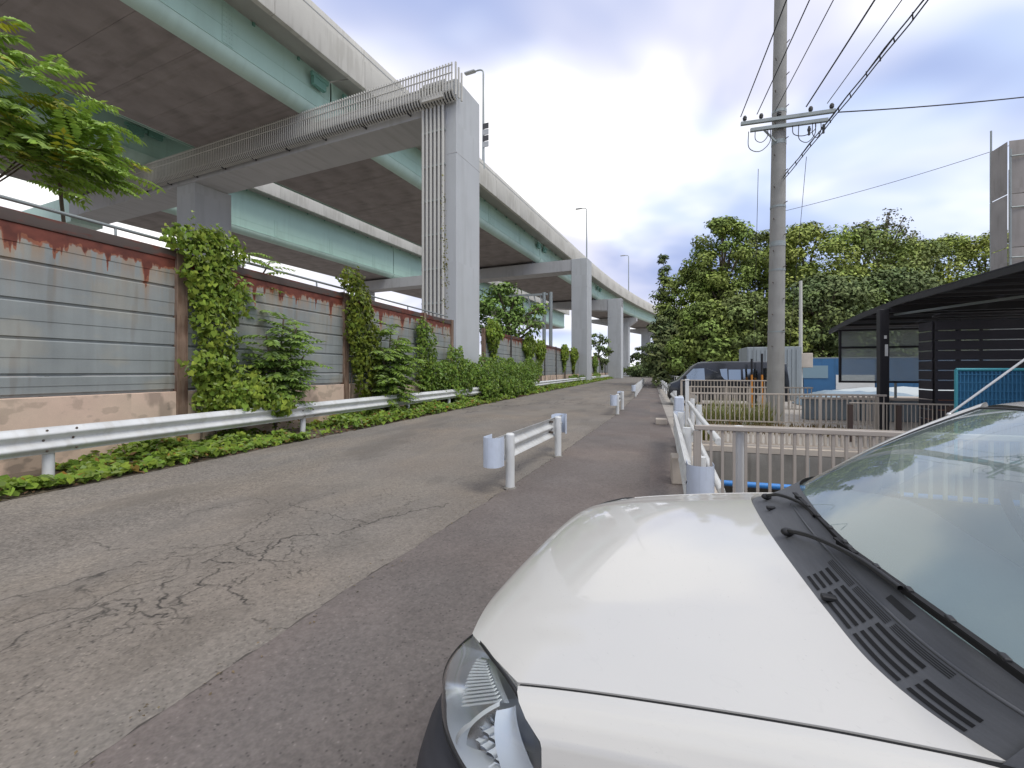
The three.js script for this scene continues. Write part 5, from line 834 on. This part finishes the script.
// ------------------------------------------------------------------ white estate car in the foreground, nose over the footpath
{
  const A0 = 1.35, W0 = 1.6;
  const org = V(A0 * Math.cos(CH) + W0 * Math.sin(CH), 0.012, A0 * Math.sin(CH) - W0 * Math.cos(CH));
  const car = thing('parked_car', 'white estate car parked nose to the road, bonnet filling the lower right', 'car', org, -CH);
  const C = (a, y, w) => V(a - A0, y, -(w - W0));                  // a: metres to the rear, w: metres across from the near side
  const paintMap = dtex(1024, 1024, (i, j) => { const x = i / 1024, y = j / 1024; const d = (fbm(x * 5, y * 5, 5, 256, 300) - 0.5) * 0.035 + (LAT[(i * 37 + j * 733) & 65535] - 0.5) * 0.012; let f = 1 + d; const sp = LAT[((i >> 1) * 1931 + (j >> 1) * 4637 + (((i >> 1) * (j >> 1)) & 8191)) & 65535]; if (sp > 0.9985) f *= 0.86; const ring = vnoise(x * 34, y * 34, 256, 256, 17); if (Math.abs(ring - 0.8) < 0.012) f *= 0.972; return [0.575 * f, 0.56 * f, 0.52 * f]; });
  const paint = phy({ map: paintMap, roughness: 0.42, clearcoat: 0.9, clearcoatRoughness: 0.05 });
  const plastic = std({ map: mottled([0.10, 0.104, 0.112], 0.25, { n: 256, blotch: 0.16, grain: 0.25, k: 310 }), roughness: 0.62 });
  const bumperM = std({ map: mottled([0.04, 0.04, 0.047], 0.3, { n: 256, blotch: 0.14, grain: 0.25, k: 311 }), roughness: 0.6 });
  const blk = std({ color: rgb(0.006, 0.006, 0.007), roughness: 0.8 }), gum = std({ color: rgb(0.014, 0.014, 0.015), roughness: 0.55 });
  const chrome = std({ color: rgb(0.72, 0.73, 0.74), roughness: 0.22, metalness: 1 }), chromeSoft = std({ color: rgb(0.62, 0.64, 0.66), roughness: 0.38, metalness: 0.85 });
  const prof = (pts) => (x) => { const n = pts.length; if (x <= pts[0][0]) return pts[0][1]; if (x >= pts[n - 1][0]) { const s = (pts[n - 1][1] - pts[n - 2][1]) / (pts[n - 1][0] - pts[n - 2][0]); return pts[n - 1][1] + s * (x - pts[n - 1][0]); } let i = 0; while (x > pts[i + 1][0]) i++; const m = (k) => { const k0 = Math.max(0, k - 1), k1 = Math.min(n - 1, k + 1); return (pts[k1][1] - pts[k0][1]) / (pts[k1][0] - pts[k0][0]); }; const h = pts[i + 1][0] - pts[i][0], t = (x - pts[i][0]) / h, t2 = t * t, t3 = t2 * t; return (2 * t3 - 3 * t2 + 1) * pts[i][1] + (t3 - 2 * t2 + t) * h * m(i) + (-2 * t3 + 3 * t2) * pts[i + 1][1] + (t3 - t2) * h * m(i + 1); };
  const zc = prof([[-0.665, 0.70], [-0.655, 0.745], [-0.63, 0.785], [-0.58, 0.822], [-0.5, 0.852], [-0.35, 0.888], [-0.15, 0.924], [0.15, 0.968], [0.36, 0.99]]);
  const hoodY = (a, t) => { const f = Math.max(0, Math.abs(t)); return zc(a) - 0.055 * Math.pow(f, 2.4) + 0.006 * sstep(0.80, 0.6, f) * sstep(-0.66, -0.45, a); };
  const af = (t) => { const f = Math.abs(t); return f <= 0.78 ? -0.66 + 0.1315 * t * t : -0.58 + 0.203 * Math.pow((f - 0.78) / 0.22, 1.15); };
  const ar = (t) => 0.165 + 0.055 * t * t + 0.09 * Math.pow(Math.abs(t), 8) - 0.068 * t;
  const hw = (t) => W0 + 0.745 * t;
  const tt = (u) => { const x = u * 2 - 1; return Math.sign(x) * (Math.abs(x) < 0.9 ? Math.abs(x) / 0.9 * 0.86 : 0.86 + (Math.abs(x) - 0.9) / 0.1 * 0.14); };
  // bonnet, with a turned-down rim all round
  const hood = (u, v, dn = 0) => { const t = tt(u), f = af(t), r = ar(t), q = v < 0.35 ? v / 0.35 * 0.22 : 0.22 + (v - 0.35) / 0.65 * 0.78, a = lerp(f, r, q); return C(a, hoodY(a, t) - dn, hw(t)); };
  const rimN = 96; const rim = (fn) => surf((u, v) => fn(u, v), rimN, 1);
  const sideRim = (u1) => surf((u, v) => { const p = hood(u1, u); p.y -= v * 0.022; p.z += (u1 < 0.5 ? -1 : 1) * v * 0.002; return p; }, 60, 1);
  part(car, 'bonnet', [surf(hood, 120, 90), sideRim(0), sideRim(1), rim((u, v) => { const p = hood(u, 1); p.y -= v * 0.02; p.x += v * 0.001; return p; }), rim((u, v) => { const p = hood(u, 0); p.y -= v * 0.015; p.x += v * 0.006; return p; })], paint);
  // wings
  const GAP = 0.0065;
  const sec = [[0, -0.02], [0, -0.003], [-0.004, 0], [-0.018, -0.003], [-0.036, -0.011], [-0.056, -0.027], [-0.074, -0.053], [-0.086, -0.09], [-0.094, -0.15], [-0.098, -0.22]];
  const wing = (sg) => surf((u, v) => {
    const k = v * 14, dzEnd = -0.24; let dw, y, a0 = -0.371;
    const i = Math.min(sec.length - 1, Math.floor(k)), j = Math.min(sec.length - 1, i + 1), fr = Math.min(1, k - i); const s = k <= sec.length - 1 ? [lerp(sec[i][0], sec[j][0], fr), lerp(sec[i][1], sec[j][1], fr)] : null;
    const dz = s ? s[1] : dzEnd; a0 = dz > -0.055 ? lerp(-0.371, -0.292, clamp(-dz / 0.055)) : lerp(-0.292, -0.272, clamp((-dz - 0.055) / 0.15));
    const a = lerp(a0, 0.64, u), seam = a < 0.337 ? hoodY(a, 1) : lerp(hoodY(0.337, 1), 0.955, clamp((a - 0.337) / 0.3)); const inW = a < 0.3 ? 0.855 - GAP : lerp(0.855 - GAP, 0.80, sstep(0.3, 0.64, a));
    const arch = Math.abs(a - 0.05) < 0.335 ? 0.30 + Math.sqrt(0.335 ** 2 - (a - 0.05) ** 2) : 0.24;
    if (s) { dw = s[0]; y = seam + s[1]; if (a > 0.3) dw *= (inW - 0.752) / (0.855 - GAP - 0.752); } else { const q = (k - (sec.length - 1)) / (14 - (sec.length - 1)); y = lerp(seam - 0.22, Math.min(arch, seam - 0.23), q); dw = (0.752 - inW) - 0.003 * Math.sin(q * 3.1); }
    const w = inW + dw; return C(a, y, sg > 0 ? w : 2 * W0 - w);
  }, 80, 56);
  part(car, 'wing', wing(1), paint); part(car, 'wing', wing(-1), paint);
  for (const sg of [1, -1]) part(car, 'gap_shade', surf((u, v) => { const a = lerp(-0.37, 0.385, u), w = 0.8455 + v * 0.0095; return C(a, hoodY(a, 1) - 0.0035, sg > 0 ? w : 2 * W0 - w); }, 30, 1), blk);  // black strip just below the surface, painting the shade inside the bonnet gap
  // bumper: dark unpainted plastic, wraps round to the wheel arches
  const outl = [[-0.29, 0.757], [-0.42, 0.768], [-0.54, 0.79], [-0.645, 0.86], [-0.715, 0.98], [-0.755, 1.15], [-0.78, 1.38], [-0.787, 1.6]]; const full = [...outl, ...outl.slice(0, -1).reverse().map(([a, w]) => [a, 2 * W0 - w])];
  const oc = new THREE.CatmullRomCurve3(full.map(([a, w]) => V(a, 0, w)));
  part(car, 'bumper', surf((u, v) => { const p = oc.getPoint(u), d = V(p.x - 0.1, 0, p.z - W0).normalize(); const pr = [[0.17, -0.05], [0.19, -0.012], [0.24, 0], [0.36, 0.006], [0.48, 0.0], [0.54, -0.02], [0.575, -0.05], [0.59, -0.09], [0.59, -0.2]]; const k = v * 8, i = Math.min(7, Math.floor(k)), f = k - i, y = lerp(pr[i][0], pr[i + 1][0], f), o = lerp(pr[i][1], pr[i + 1][1], f); return C(p.x + d.x * o, y, p.z + d.z * o); }, 80, 24), bumperM);
  const gr = part(car, 'grille', surf((u, v) => { const t = lerp(-0.76, 0.76, u); return C(af(t) + 0.02 + 0.0 * v, lerp(0.60, hoodY(af(t), t) - 0.004, v), hw(t)); }, 40, 4), gum); for (let k = 0; k < 4; k++) part(gr, 'grille_bar', surf((u, v) => { const t = lerp(-0.6, 0.6, u); return C(af(t) + 0.012 - 0.004 * v, 0.612 + k * 0.028 + v * 0.012, hw(t)); }, 30, 1), chromeSoft);
  part(car, 'number_plate', rbox(0.012, 0.165, 0.33, 0.004, -0.812 - A0, 0.42, 0), M.whitePost);
  // headlamps
  const lensM = phy({ color: rgb(0.93, 0.95, 0.95), roughness: 0.02, transmission: 1, thickness: 0, ior: 1.45, clearcoat: 0.6 });
  const rows = [[[-0.578, 0.789, 1.022], [-0.475, 0.818, 0.918], [-0.379, 0.822, 0.84], [-0.293, 0.772, 0.787]], [[-0.642, 0.715, 1.0], [-0.565, 0.735, 0.89], [-0.45, 0.735, 0.808], [-0.276, 0.69, 0.757]], [[-0.655, 0.635, 0.995], [-0.58, 0.635, 0.885], [-0.46, 0.63, 0.803], [-0.27, 0.62, 0.7535]]].map((r) => new THREE.CatmullRomCurve3(r.map((q) => V(...q))));
  const lens = (u, v, dep = 0) => { const a = rows[0].getPoint(u), b = rows[1].getPoint(u), c = rows[2].getPoint(u); const L0 = 2 * (v - 0.5) * (v - 1), L1 = -4 * v * (v - 1), L2 = 2 * v * (v - 0.5); const p = V(0, 0, 0).addScaledVector(a, L0).addScaledVector(b, L1).addScaledVector(c, L2); p.x += dep * 0.75; p.z += dep * 0.62; p.y -= dep * 0.16; return p; };
  for (const sg of [1, -1]) {
    const P = (u, v, d = 0) => { const p = lens(u, v, d); return C(p.x, p.y, sg > 0 ? p.z : 2 * W0 - p.z); };
    const h = part(car, 'headlight', surf((u, v) => P(u, v), 28, 18), lensM);
    part(h, 'housing', [surf((u, v) => P(u, v, 0.085 * Math.min(1, 8 * u * (1 - u) + 0.1) * Math.min(1, 6 * v * (1 - v) + 0.12)), 24, 16)], chromeSoft);
    part(h, 'lens_rim', [tube(range(0, 1, 20).map((q) => P(q, 0, 0.002)), 0.004, 40, 6), tube(range(0, 1, 14).map((q) => P(0, q, 0.002)), 0.003, 30, 6), tube(range(0, 1, 14).map((q) => P(1, q, 0.002)), 0.004, 30, 6), tube(range(0, 1, 20).map((q) => P(q, 1, 0.002)), 0.004, 40, 6)], gum);
    const ribM = std({ color: rgb(0.74, 0.76, 0.76), roughness: 0.28, metalness: 0.2 });
    for (let k = 0; k < 14; k++) { const q = k / 13, A = P(lerp(0.24, 0.44, q), lerp(0.19, 0.57, q), 0.024), B = P(lerp(0.31, 0.63, q), lerp(0.12, 0.22, q), 0.024); part(h, 'indicator_rib', bar(A, B, 0.0105 - 0.0035 * (1 - q), 0.0022), ribM); }
    part(h, 'indicator_back', surf((u, v) => P(lerp(lerp(0.22, 0.33, u), lerp(0.43, 0.66, u), v), lerp(lerp(0.17, 0.09, u), lerp(0.6, 0.2, u), v), 0.034), 6, 8), chromeSoft);
    part(h, 'bezel', surf((u, v) => { const q = [[0.42, 1.0], [0.50, 0.76], [0.57, 0.56], [0.61, 0.36], [0.645, 0.2]], k = u * 4, i = Math.min(3, Math.floor(k)), f = k - i; return P(lerp(q[i][0], q[i + 1][0], f) + v * 0.018, lerp(q[i][1], q[i + 1][1], f) + v * 0.03, 0.016); }, 24, 2), ribM);
    part(h, 'inner_panel', surf((u, v) => P(lerp(lerp(0.67, 0.72, u), lerp(0.86, 0.985, u), v), lerp(lerp(0.27, 0.10, u), lerp(0.86, 0.45, u), v), 0.014 + 0.012 * Math.sin(u * 3.1)), 10, 12), std({ color: rgb(0.66, 0.70, 0.75), roughness: 0.32, metalness: 0.35 }));
    part(h, 'reflector_bowl', surf((u, v) => P(lerp(0.47 + 0.12 * v, 0.84 - 0.14 * v, u), lerp(1.0, 0.34, v), 0.035 + 0.06 * Math.sin(u * Math.PI) * Math.sin(v * Math.PI * 0.9 + 0.2)), 18, 14), chrome);
    for (let r = 0; r < 3; r++) for (let k = 0; k < 5; k++) part(h, 'reflector_facet', surf((u, v) => P(0.54 + k * 0.052 + u * 0.046, 0.96 - r * 0.15 - v * 0.13 - 0.02 * k, 0.045 + 0.02 * Math.sin(v * 3.1) + 0.006 * Math.sin(u * 3.1)), 3, 4), chromeSoft);
  }
  // cowl under the windscreen
  const ag = (t) => 0.276 + (t < 0 ? 0.10 * Math.pow(-t, 1.7) + 0.05 * Math.pow(-t, 6) : 0.12 * Math.pow(t, 4)), yg = (t) => 1.03 - 0.028 * t * t, gw = (t) => W0 + (t < 0 ? 0.745 : 0.70) * t;
  const cowl = (t, k, up = 0) => { const a = lerp(ar(t) + 0.004, Math.max(ag(t) + 0.016, ar(t) + 0.03), k), y0 = hoodY(ar(t), t) - 0.008; const y = lerp(y0, yg(t) + 0.027, Math.pow(k, 1.25)) + up; return C(a, y, lerp(hw(t) , gw(t), k)); };
  const cw = part(car, 'cowl', [surf((u, v) => cowl(lerp(-1, 1, u), v), 110, 16), surf((u, v) => { const p = cowl(lerp(-1, 1, u), 0); p.y -= v * 0.03; return p; }, 60, 1)], plastic);
  const tw = (w) => (w - W0) / 0.745;
  for (const [w0, w1] of [[1.31, 1.245], [1.225, 1.105], [1.09, 0.98], [0.965, 0.895]]) for (let q = 0; q < 4; q++) { if (q === 3 && w1 < 0.93) continue; const k0 = 0.10 + q * 0.115; part(cw, 'slot_shade', surf((u, v) => cowl(tw(lerp(w0, w1, u)), k0 + v * 0.058, 0.0016), 10, 1), blk); }  // flat black strips on the cowl, shade of the slot openings put into colour
  for (const [w0, w1] of [[1.33, 1.21], [1.2, 1.08], [1.07, 0.95]]) for (let q = 0; q < 4; q++) part(cw, 'mesh_strip', surf((u, v) => cowl(tw(lerp(w0, w1, u)), 0.555 + q * 0.026 + v * 0.014, 0.0014), 10, 1), gum);
  part(cw, 'ridge', tube(range(-0.98, 0.3, 30).map((t) => cowl(t, 0.70, 0.001)), 0.0035, 60, 5), plastic);
  part(cw, 'label', surf((u, v) => cowl(tw(lerp(1.13, 1.06, u)), 0.80 + v * 0.09, 0.0014), 4, 1), gum);
  for (const [w, k] of [[1.86, 0.3], [1.2, 0.16]]) part(cw, 'washer_nozzle', rbox(0.03, 0.012, 0.02, 0.004).translate(...cowl(tw(w), k, 0.006).toArray()), gum);
  // windscreen
  const ws = (t, v) => { const b = [ag(t), yg(t), gw(t)], T = [0.87 + 0.03 * t * t, 1.372 - 0.022 * t * t, W0 + 0.60 * t], bow = 0.028 * Math.sin(v * Math.PI) * (1 - 0.3 * t * t); return C(lerp(b[0], T[0], v) - bow * 0.5, lerp(b[1], T[1], v) + bow * 0.85, lerp(b[2], T[2], v)); };
  const glass = phy({ color: rgb(0.62, 0.76, 0.75), roughness: 0.015, transmission: 0.74, thickness: 0, ior: 1.7 });
  const wsp = part(car, 'windscreen', surf((u, v) => ws(u * 2 - 1, v), 60, 30), glass);
  const inset = (p, d) => { p.y -= d * 0.85; p.x += d * 0.45; return p; };
  part(wsp, 'black_border', [surf((u, v) => inset(ws(u * 2 - 1, 0.955 + v * 0.045), 0.004), 60, 2), surf((u, v) => inset(ws(-1 + v * 0.05, u), 0.004), 30, 2), surf((u, v) => inset(ws(1 - v * 0.05, u), 0.004), 30, 2)], gum);
  part(wsp, 'rubber_seal', [tube(range(0, 1, 24).map((q) => ws(1, q)), 0.0045, 48, 6), tube(range(0, 1, 24).map((q) => ws(-1, q)), 0.0045, 48, 6), tube(range(-1, 1, 30).map((q) => ws(q, 1)), 0.0045, 60, 6)], gum);
  part(wsp, 'sticker', surf((u, v) => inset(ws(-0.12 + u * 0.1, 0.86 + v * 0.07), 0.003), 2, 2), M.whitePost);
  for (const sg of [1, -1]) {
    part(car, 'windscreen_pillar', surf((u, v) => { const e = ws(sg, u * 1.0); const q = v * Math.PI / 2; e.z -= sg * 0.062 * Math.sin(q); e.y += 0.026 * Math.sin(v * Math.PI * 0.8) - 0.028 * v * v + 0.004; e.x += 0.05 * Math.sin(q); return e; }, 40, 6), paint);
    part(car, 'pillar_foot', surf((u, v) => { const a = lerp(0.36, 0.66, u), bt = C(a, lerp(0.916, 0.957, u), sg < 0 ? lerp(0.852, 0.80, u) : 2 * W0 - lerp(0.852, 0.80, u)); const a1 = ag(sg), q = clamp((a - a1) / (0.9 - a1)), tp = a < a1 ? cowl(sg, 1) : ws(sg, q); if (a >= a1) { tp.z -= sg * 0.05 * Math.min(1, q * 8); tp.x += 0.03 * Math.min(1, q * 8); } return bt.lerp(tp, v); }, 20, 8), plastic);
  }
  // wipers
  const onGlass = (w, v, up) => { const t = (w - W0) / 0.68, p = ws(t, v); p.y += up * 0.85; p.x -= up * 0.5; return p; };
  const wiper = (lb, pw, pk, pts, blade) => { const t = part(car, 'wiper', (() => { const p0 = cowl(tw(pw), pk, 0.018), q = [p0, ...pts]; return [new THREE.SphereGeometry(0.015, 14, 10).scale(1.2, 0.8, 1.2).translate(p0.x, p0.y - 0.004, p0.z), new THREE.TubeGeometry(new THREE.CatmullRomCurve3(q), 30, 0.006, 8, false)]; })(), gum); part(t, 'blade', [bar(blade[0], blade[1], 0.006, 0.013), bar(blade[0].clone().add(V(-0.003, 0.009, 0)), blade[1].clone().add(V(-0.003, 0.009, 0)), 0.012, 0.004)], blk); for (let k = 0; k < 5; k++) { const p = blade[0].clone().lerp(blade[1], 0.12 + k * 0.19); part(t, 'blade_clip', rbox(0.011, 0.007, 0.02, 0.003).translate(p.x - 0.003, p.y + 0.012, p.z), gum); } };
  wiper('far', 2.03, 0.30, [cowl(tw(1.88), 0.5, 0.035), C(0.272, 1.052, 1.70), C(0.28, 1.052, 1.58)], [C(0.268, 1.046, 1.84), C(0.305, 1.056, 1.26)]);
  wiper('near', 1.56, 0.28, [cowl(tw(1.42), 0.5, 0.035), C(0.30, 1.062, 1.24), C(0.335, 1.062, 1.10)], [C(0.288, 1.054, 1.36), C(0.415, 1.048, 0.84)]);
  // roof, sides, tail
  const ry = prof([[0.87, 1.376], [0.90, 1.388], [1.0, 1.405], [1.3, 1.425], [1.8, 1.44], [2.5, 1.43], [3.1, 1.40], [3.25, 1.375]]);
  part(car, 'roof', surf((u, v) => { const t = v * 2 - 1, fr = 0.872 + 0.03 * t * t + 0.004, a = lerp(fr, 3.25, u), f = Math.abs(t), hwid = lerp(0.615, 0.655, sstep(0, 0.3, u)); return C(a, ry(a) - 0.022 * t * t - 0.05 * Math.pow(f, 12), W0 + hwid * t * 1.02); }, 50, 40), paint);
  for (const sg of [1, -1]) {
    const side = (d) => W0 + sg * d;
    part(car, 'side_panel', surf((u, v) => { const a = lerp(0.645, 3.40, u), arch = Math.abs(a - 2.55) < 0.335 ? 0.30 + Math.sqrt(0.335 ** 2 - (a - 2.55) ** 2) : 0.22; const pr = [[0.955, 0.79], [0.94, 0.815], [0.88, 0.838], [0.78, 0.848], [0.6, 0.848]]; const k = v * 6; let y, d; if (k <= 4) { const i = Math.min(3, Math.floor(k)), f = k - i; y = lerp(pr[i][0], pr[i + 1][0], f); d = lerp(pr[i][1], pr[i + 1][1], f); } else { const q = (k - 4) / 2; y = lerp(0.6, Math.min(arch, 0.599), q); d = 0.848 - 0.03 * q * q; } d -= 0.05 * sstep(3.2, 3.4, a); return C(a, y, side(d)); }, 90, 24), paint);
    part(car, 'side_window', surf((u, v) => { const a0 = lerp(0.66, 1.0, v), a1 = lerp(3.28, 3.12, v), a = lerp(a0, a1, u), yt = ry(a) - 0.085; return C(a, lerp(0.955, Math.min(yt, 1.36), v), side(lerp(0.785, 0.655, v))); }, 30, 6), phy({ color: rgb(0.6, 0.68, 0.66), roughness: 0.02, transmission: 1, thickness: 0, ior: 1.5 }));
    for (const [a, wd] of [[1.55, 0.07], [2.45, 0.07], [3.2, 0.12]]) part(car, 'window_pillar', surf((u, v) => C(a + wd * (u - 0.5) - 0.03 * v, lerp(0.95, ry(a) - 0.08, v), side(lerp(0.79, 0.66, v))), 2, 4), gum);
    part(car, 'roof_edge', surf((u, v) => C(lerp(0.93, 3.25, u), ry(lerp(0.93, 3.25, u)) - 0.068 - 0.045 * v, side(lerp(0.64, 0.668, Math.sin(v * 1.5))) ), 40, 3), paint);
    for (const a of [1.56, 2.46]) part(car, 'door_gap', box(0.006, 0.6, 0.006, a - A0, 0.62, -(side(0.8495) - W0)), blk);
    for (const a of [1.36, 2.28]) part(car, 'door_handle', rbox(0.17, 0.03, 0.03, 0.01, a - A0, 0.84, -(side(0.86) - W0)), gum);
    const mr = part(car, 'door_mirror', [rbox(0.10, 0.13, 0.19, 0.04, 0.70 - A0, 0.99, -(side(0.95) - W0)), rbox(0.06, 0.05, 0.12, 0.015, 0.70 - A0, 0.945, -(side(0.84) - W0))], gum);
    for (const a of [0.05, 2.55]) {
      const z = -(side(0.745) - W0), wh = part(car, 'wheel', (() => { const g = new THREE.TorusGeometry(0.225, 0.075, 14, 36); g.scale(1, 1, 1.25); g.translate(a - A0, 0.293, z); return g; })(), M.rubber); part(wh, 'rim', [new THREE.CylinderGeometry(0.18, 0.18, 0.05, 28).rotateX(Math.PI / 2).translate(a - A0, 0.293, z + -sg * 0.05), new THREE.CylinderGeometry(0.06, 0.06, 0.03, 16).rotateX(Math.PI / 2).translate(a - A0, 0.293, z - sg * 0.085)], chromeSoft);
      part(car, 'arch_liner', surf((u, v) => { const q = Math.PI * u; return C(a + 0.34 * Math.cos(q), 0.30 + 0.34 * Math.sin(q), side(0.84 - v * 0.3)); }, 20, 1), blk);
    }
    part(car, 'tail_light', rbox(0.06, 0.34, 0.16, 0.03, 3.41 - A0, 0.85, -(side(0.70) - W0)), phy({ color: rgb(0.35, 0.02, 0.02), roughness: 0.2, clearcoat: 1 }));
  }
  part(car, 'tailgate', surf((u, v) => { const t = u * 2 - 1; return C(lerp(3.42, 3.22, sstep(0.45, 1, v)) - 0.06 * t * t, lerp(0.35, 1.38, v), W0 + t * lerp(0.80, 0.62, sstep(0.5, 1, v))); }, 20, 20), paint);
  part(car, 'rear_bumper', rbox(0.16, 0.3, 1.62, 0.06, 3.44 - A0, 0.38, 0), bumperM);
  part(car, 'rear_window', surf((u, v) => { const t = u * 2 - 1; return C(lerp(3.405, 3.245, v) + 0.004 - 0.06 * t * t, lerp(0.98, 1.32, v), W0 + t * lerp(0.68, 0.58, v)); }, 12, 6), gum);
  // cabin
  const cab = std({ map: mottled([0.16, 0.165, 0.17], 0.6, { n: 256, blotch: 0.1, grain: 0.12, k: 320 }), roughness: 0.75 }), seatM = std({ map: mottled([0.12, 0.12, 0.125], 0.4, { n: 256, blotch: 0.12, grain: 0.2, k: 321 }), roughness: 0.9 });
  part(car, 'dashboard', surf((u, v) => { const t = u * 2 - 1, pr = [[ag(t * 0.97) + 0.02, yg(t) - 0.02], [0.52, 0.985], [0.72, 0.965], [0.80, 0.93], [0.80, 0.78], [0.72, 0.6]]; const k = v * 5, i = Math.min(4, Math.floor(k)), f = k - i; return C(lerp(pr[i][0], pr[i + 1][0], f), lerp(pr[i][1], pr[i + 1][1], f), W0 + t * 0.69); }, 30, 20), cab);
  part(car, 'cabin_floor', box(2.7, 0.04, 1.5, 1.95 - A0, 0.32, 0), seatM); part(car, 'firewall', box(0.04, 0.6, 1.5, 0.7 - A0, 0.6, 0), seatM);
  for (const w of [1.23, 1.97]) { const s = part(car, 'seat', [rbox(0.52, 0.18, 0.5, 0.06, 1.5 - A0, 0.55, -(w - W0))], seatM); const b = part(s, 'seat_back', rbox(0.14, 0.62, 0.48, 0.06, 0, 0.3, 0), seatM); b.position.set(1.78 - A0, 0.58, -(w - W0)); b.rotation.z = -0.25; part(s, 'head_rest', rbox(0.1, 0.17, 0.26, 0.05, 1.98 - A0, 1.24, -(w - W0)), seatM); }
  { const sw = part(car, 'steering_wheel', new THREE.TorusGeometry(0.185, 0.016, 10, 36), gum); sw.rotation.set(0, Math.PI / 2, 0); sw.position.copy(C(0.98, 0.95, 1.97)); sw.rotation.order = 'ZYX'; sw.rotation.z = 0.45; part(sw, 'hub', rbox(0.14, 0.1, 0.04, 0.02), gum); }
  part(car, 'rear_bench', rbox(0.5, 0.75, 1.3, 0.08, 2.45 - A0, 0.6, 0), seatM);
  part(car, 'interior_mirror', [rbox(0.02, 0.06, 0.2, 0.01).translate(0.93 - A0, 1.29, 0), rod(C(0.93, 1.3, 1.6), C(0.9, 1.36, 1.6), 0.006)], gum);
  part(car, 'antenna', [rod(C(0.845, 1.318, 2.285), C(1.40, 1.865, 2.30), 0.0045, 0.0035, 8), new THREE.SphereGeometry(0.009, 10, 8).translate(...C(0.845, 1.316, 2.284).toArray())], std({ color: rgb(0.55, 0.55, 0.54), roughness: 0.35, metalness: 0.4 }));
}

scene.traverse((o) => { if (o.isMesh) { o.castShadow = true; o.receiveShadow = true; } });
renderer.render(scene, camera);
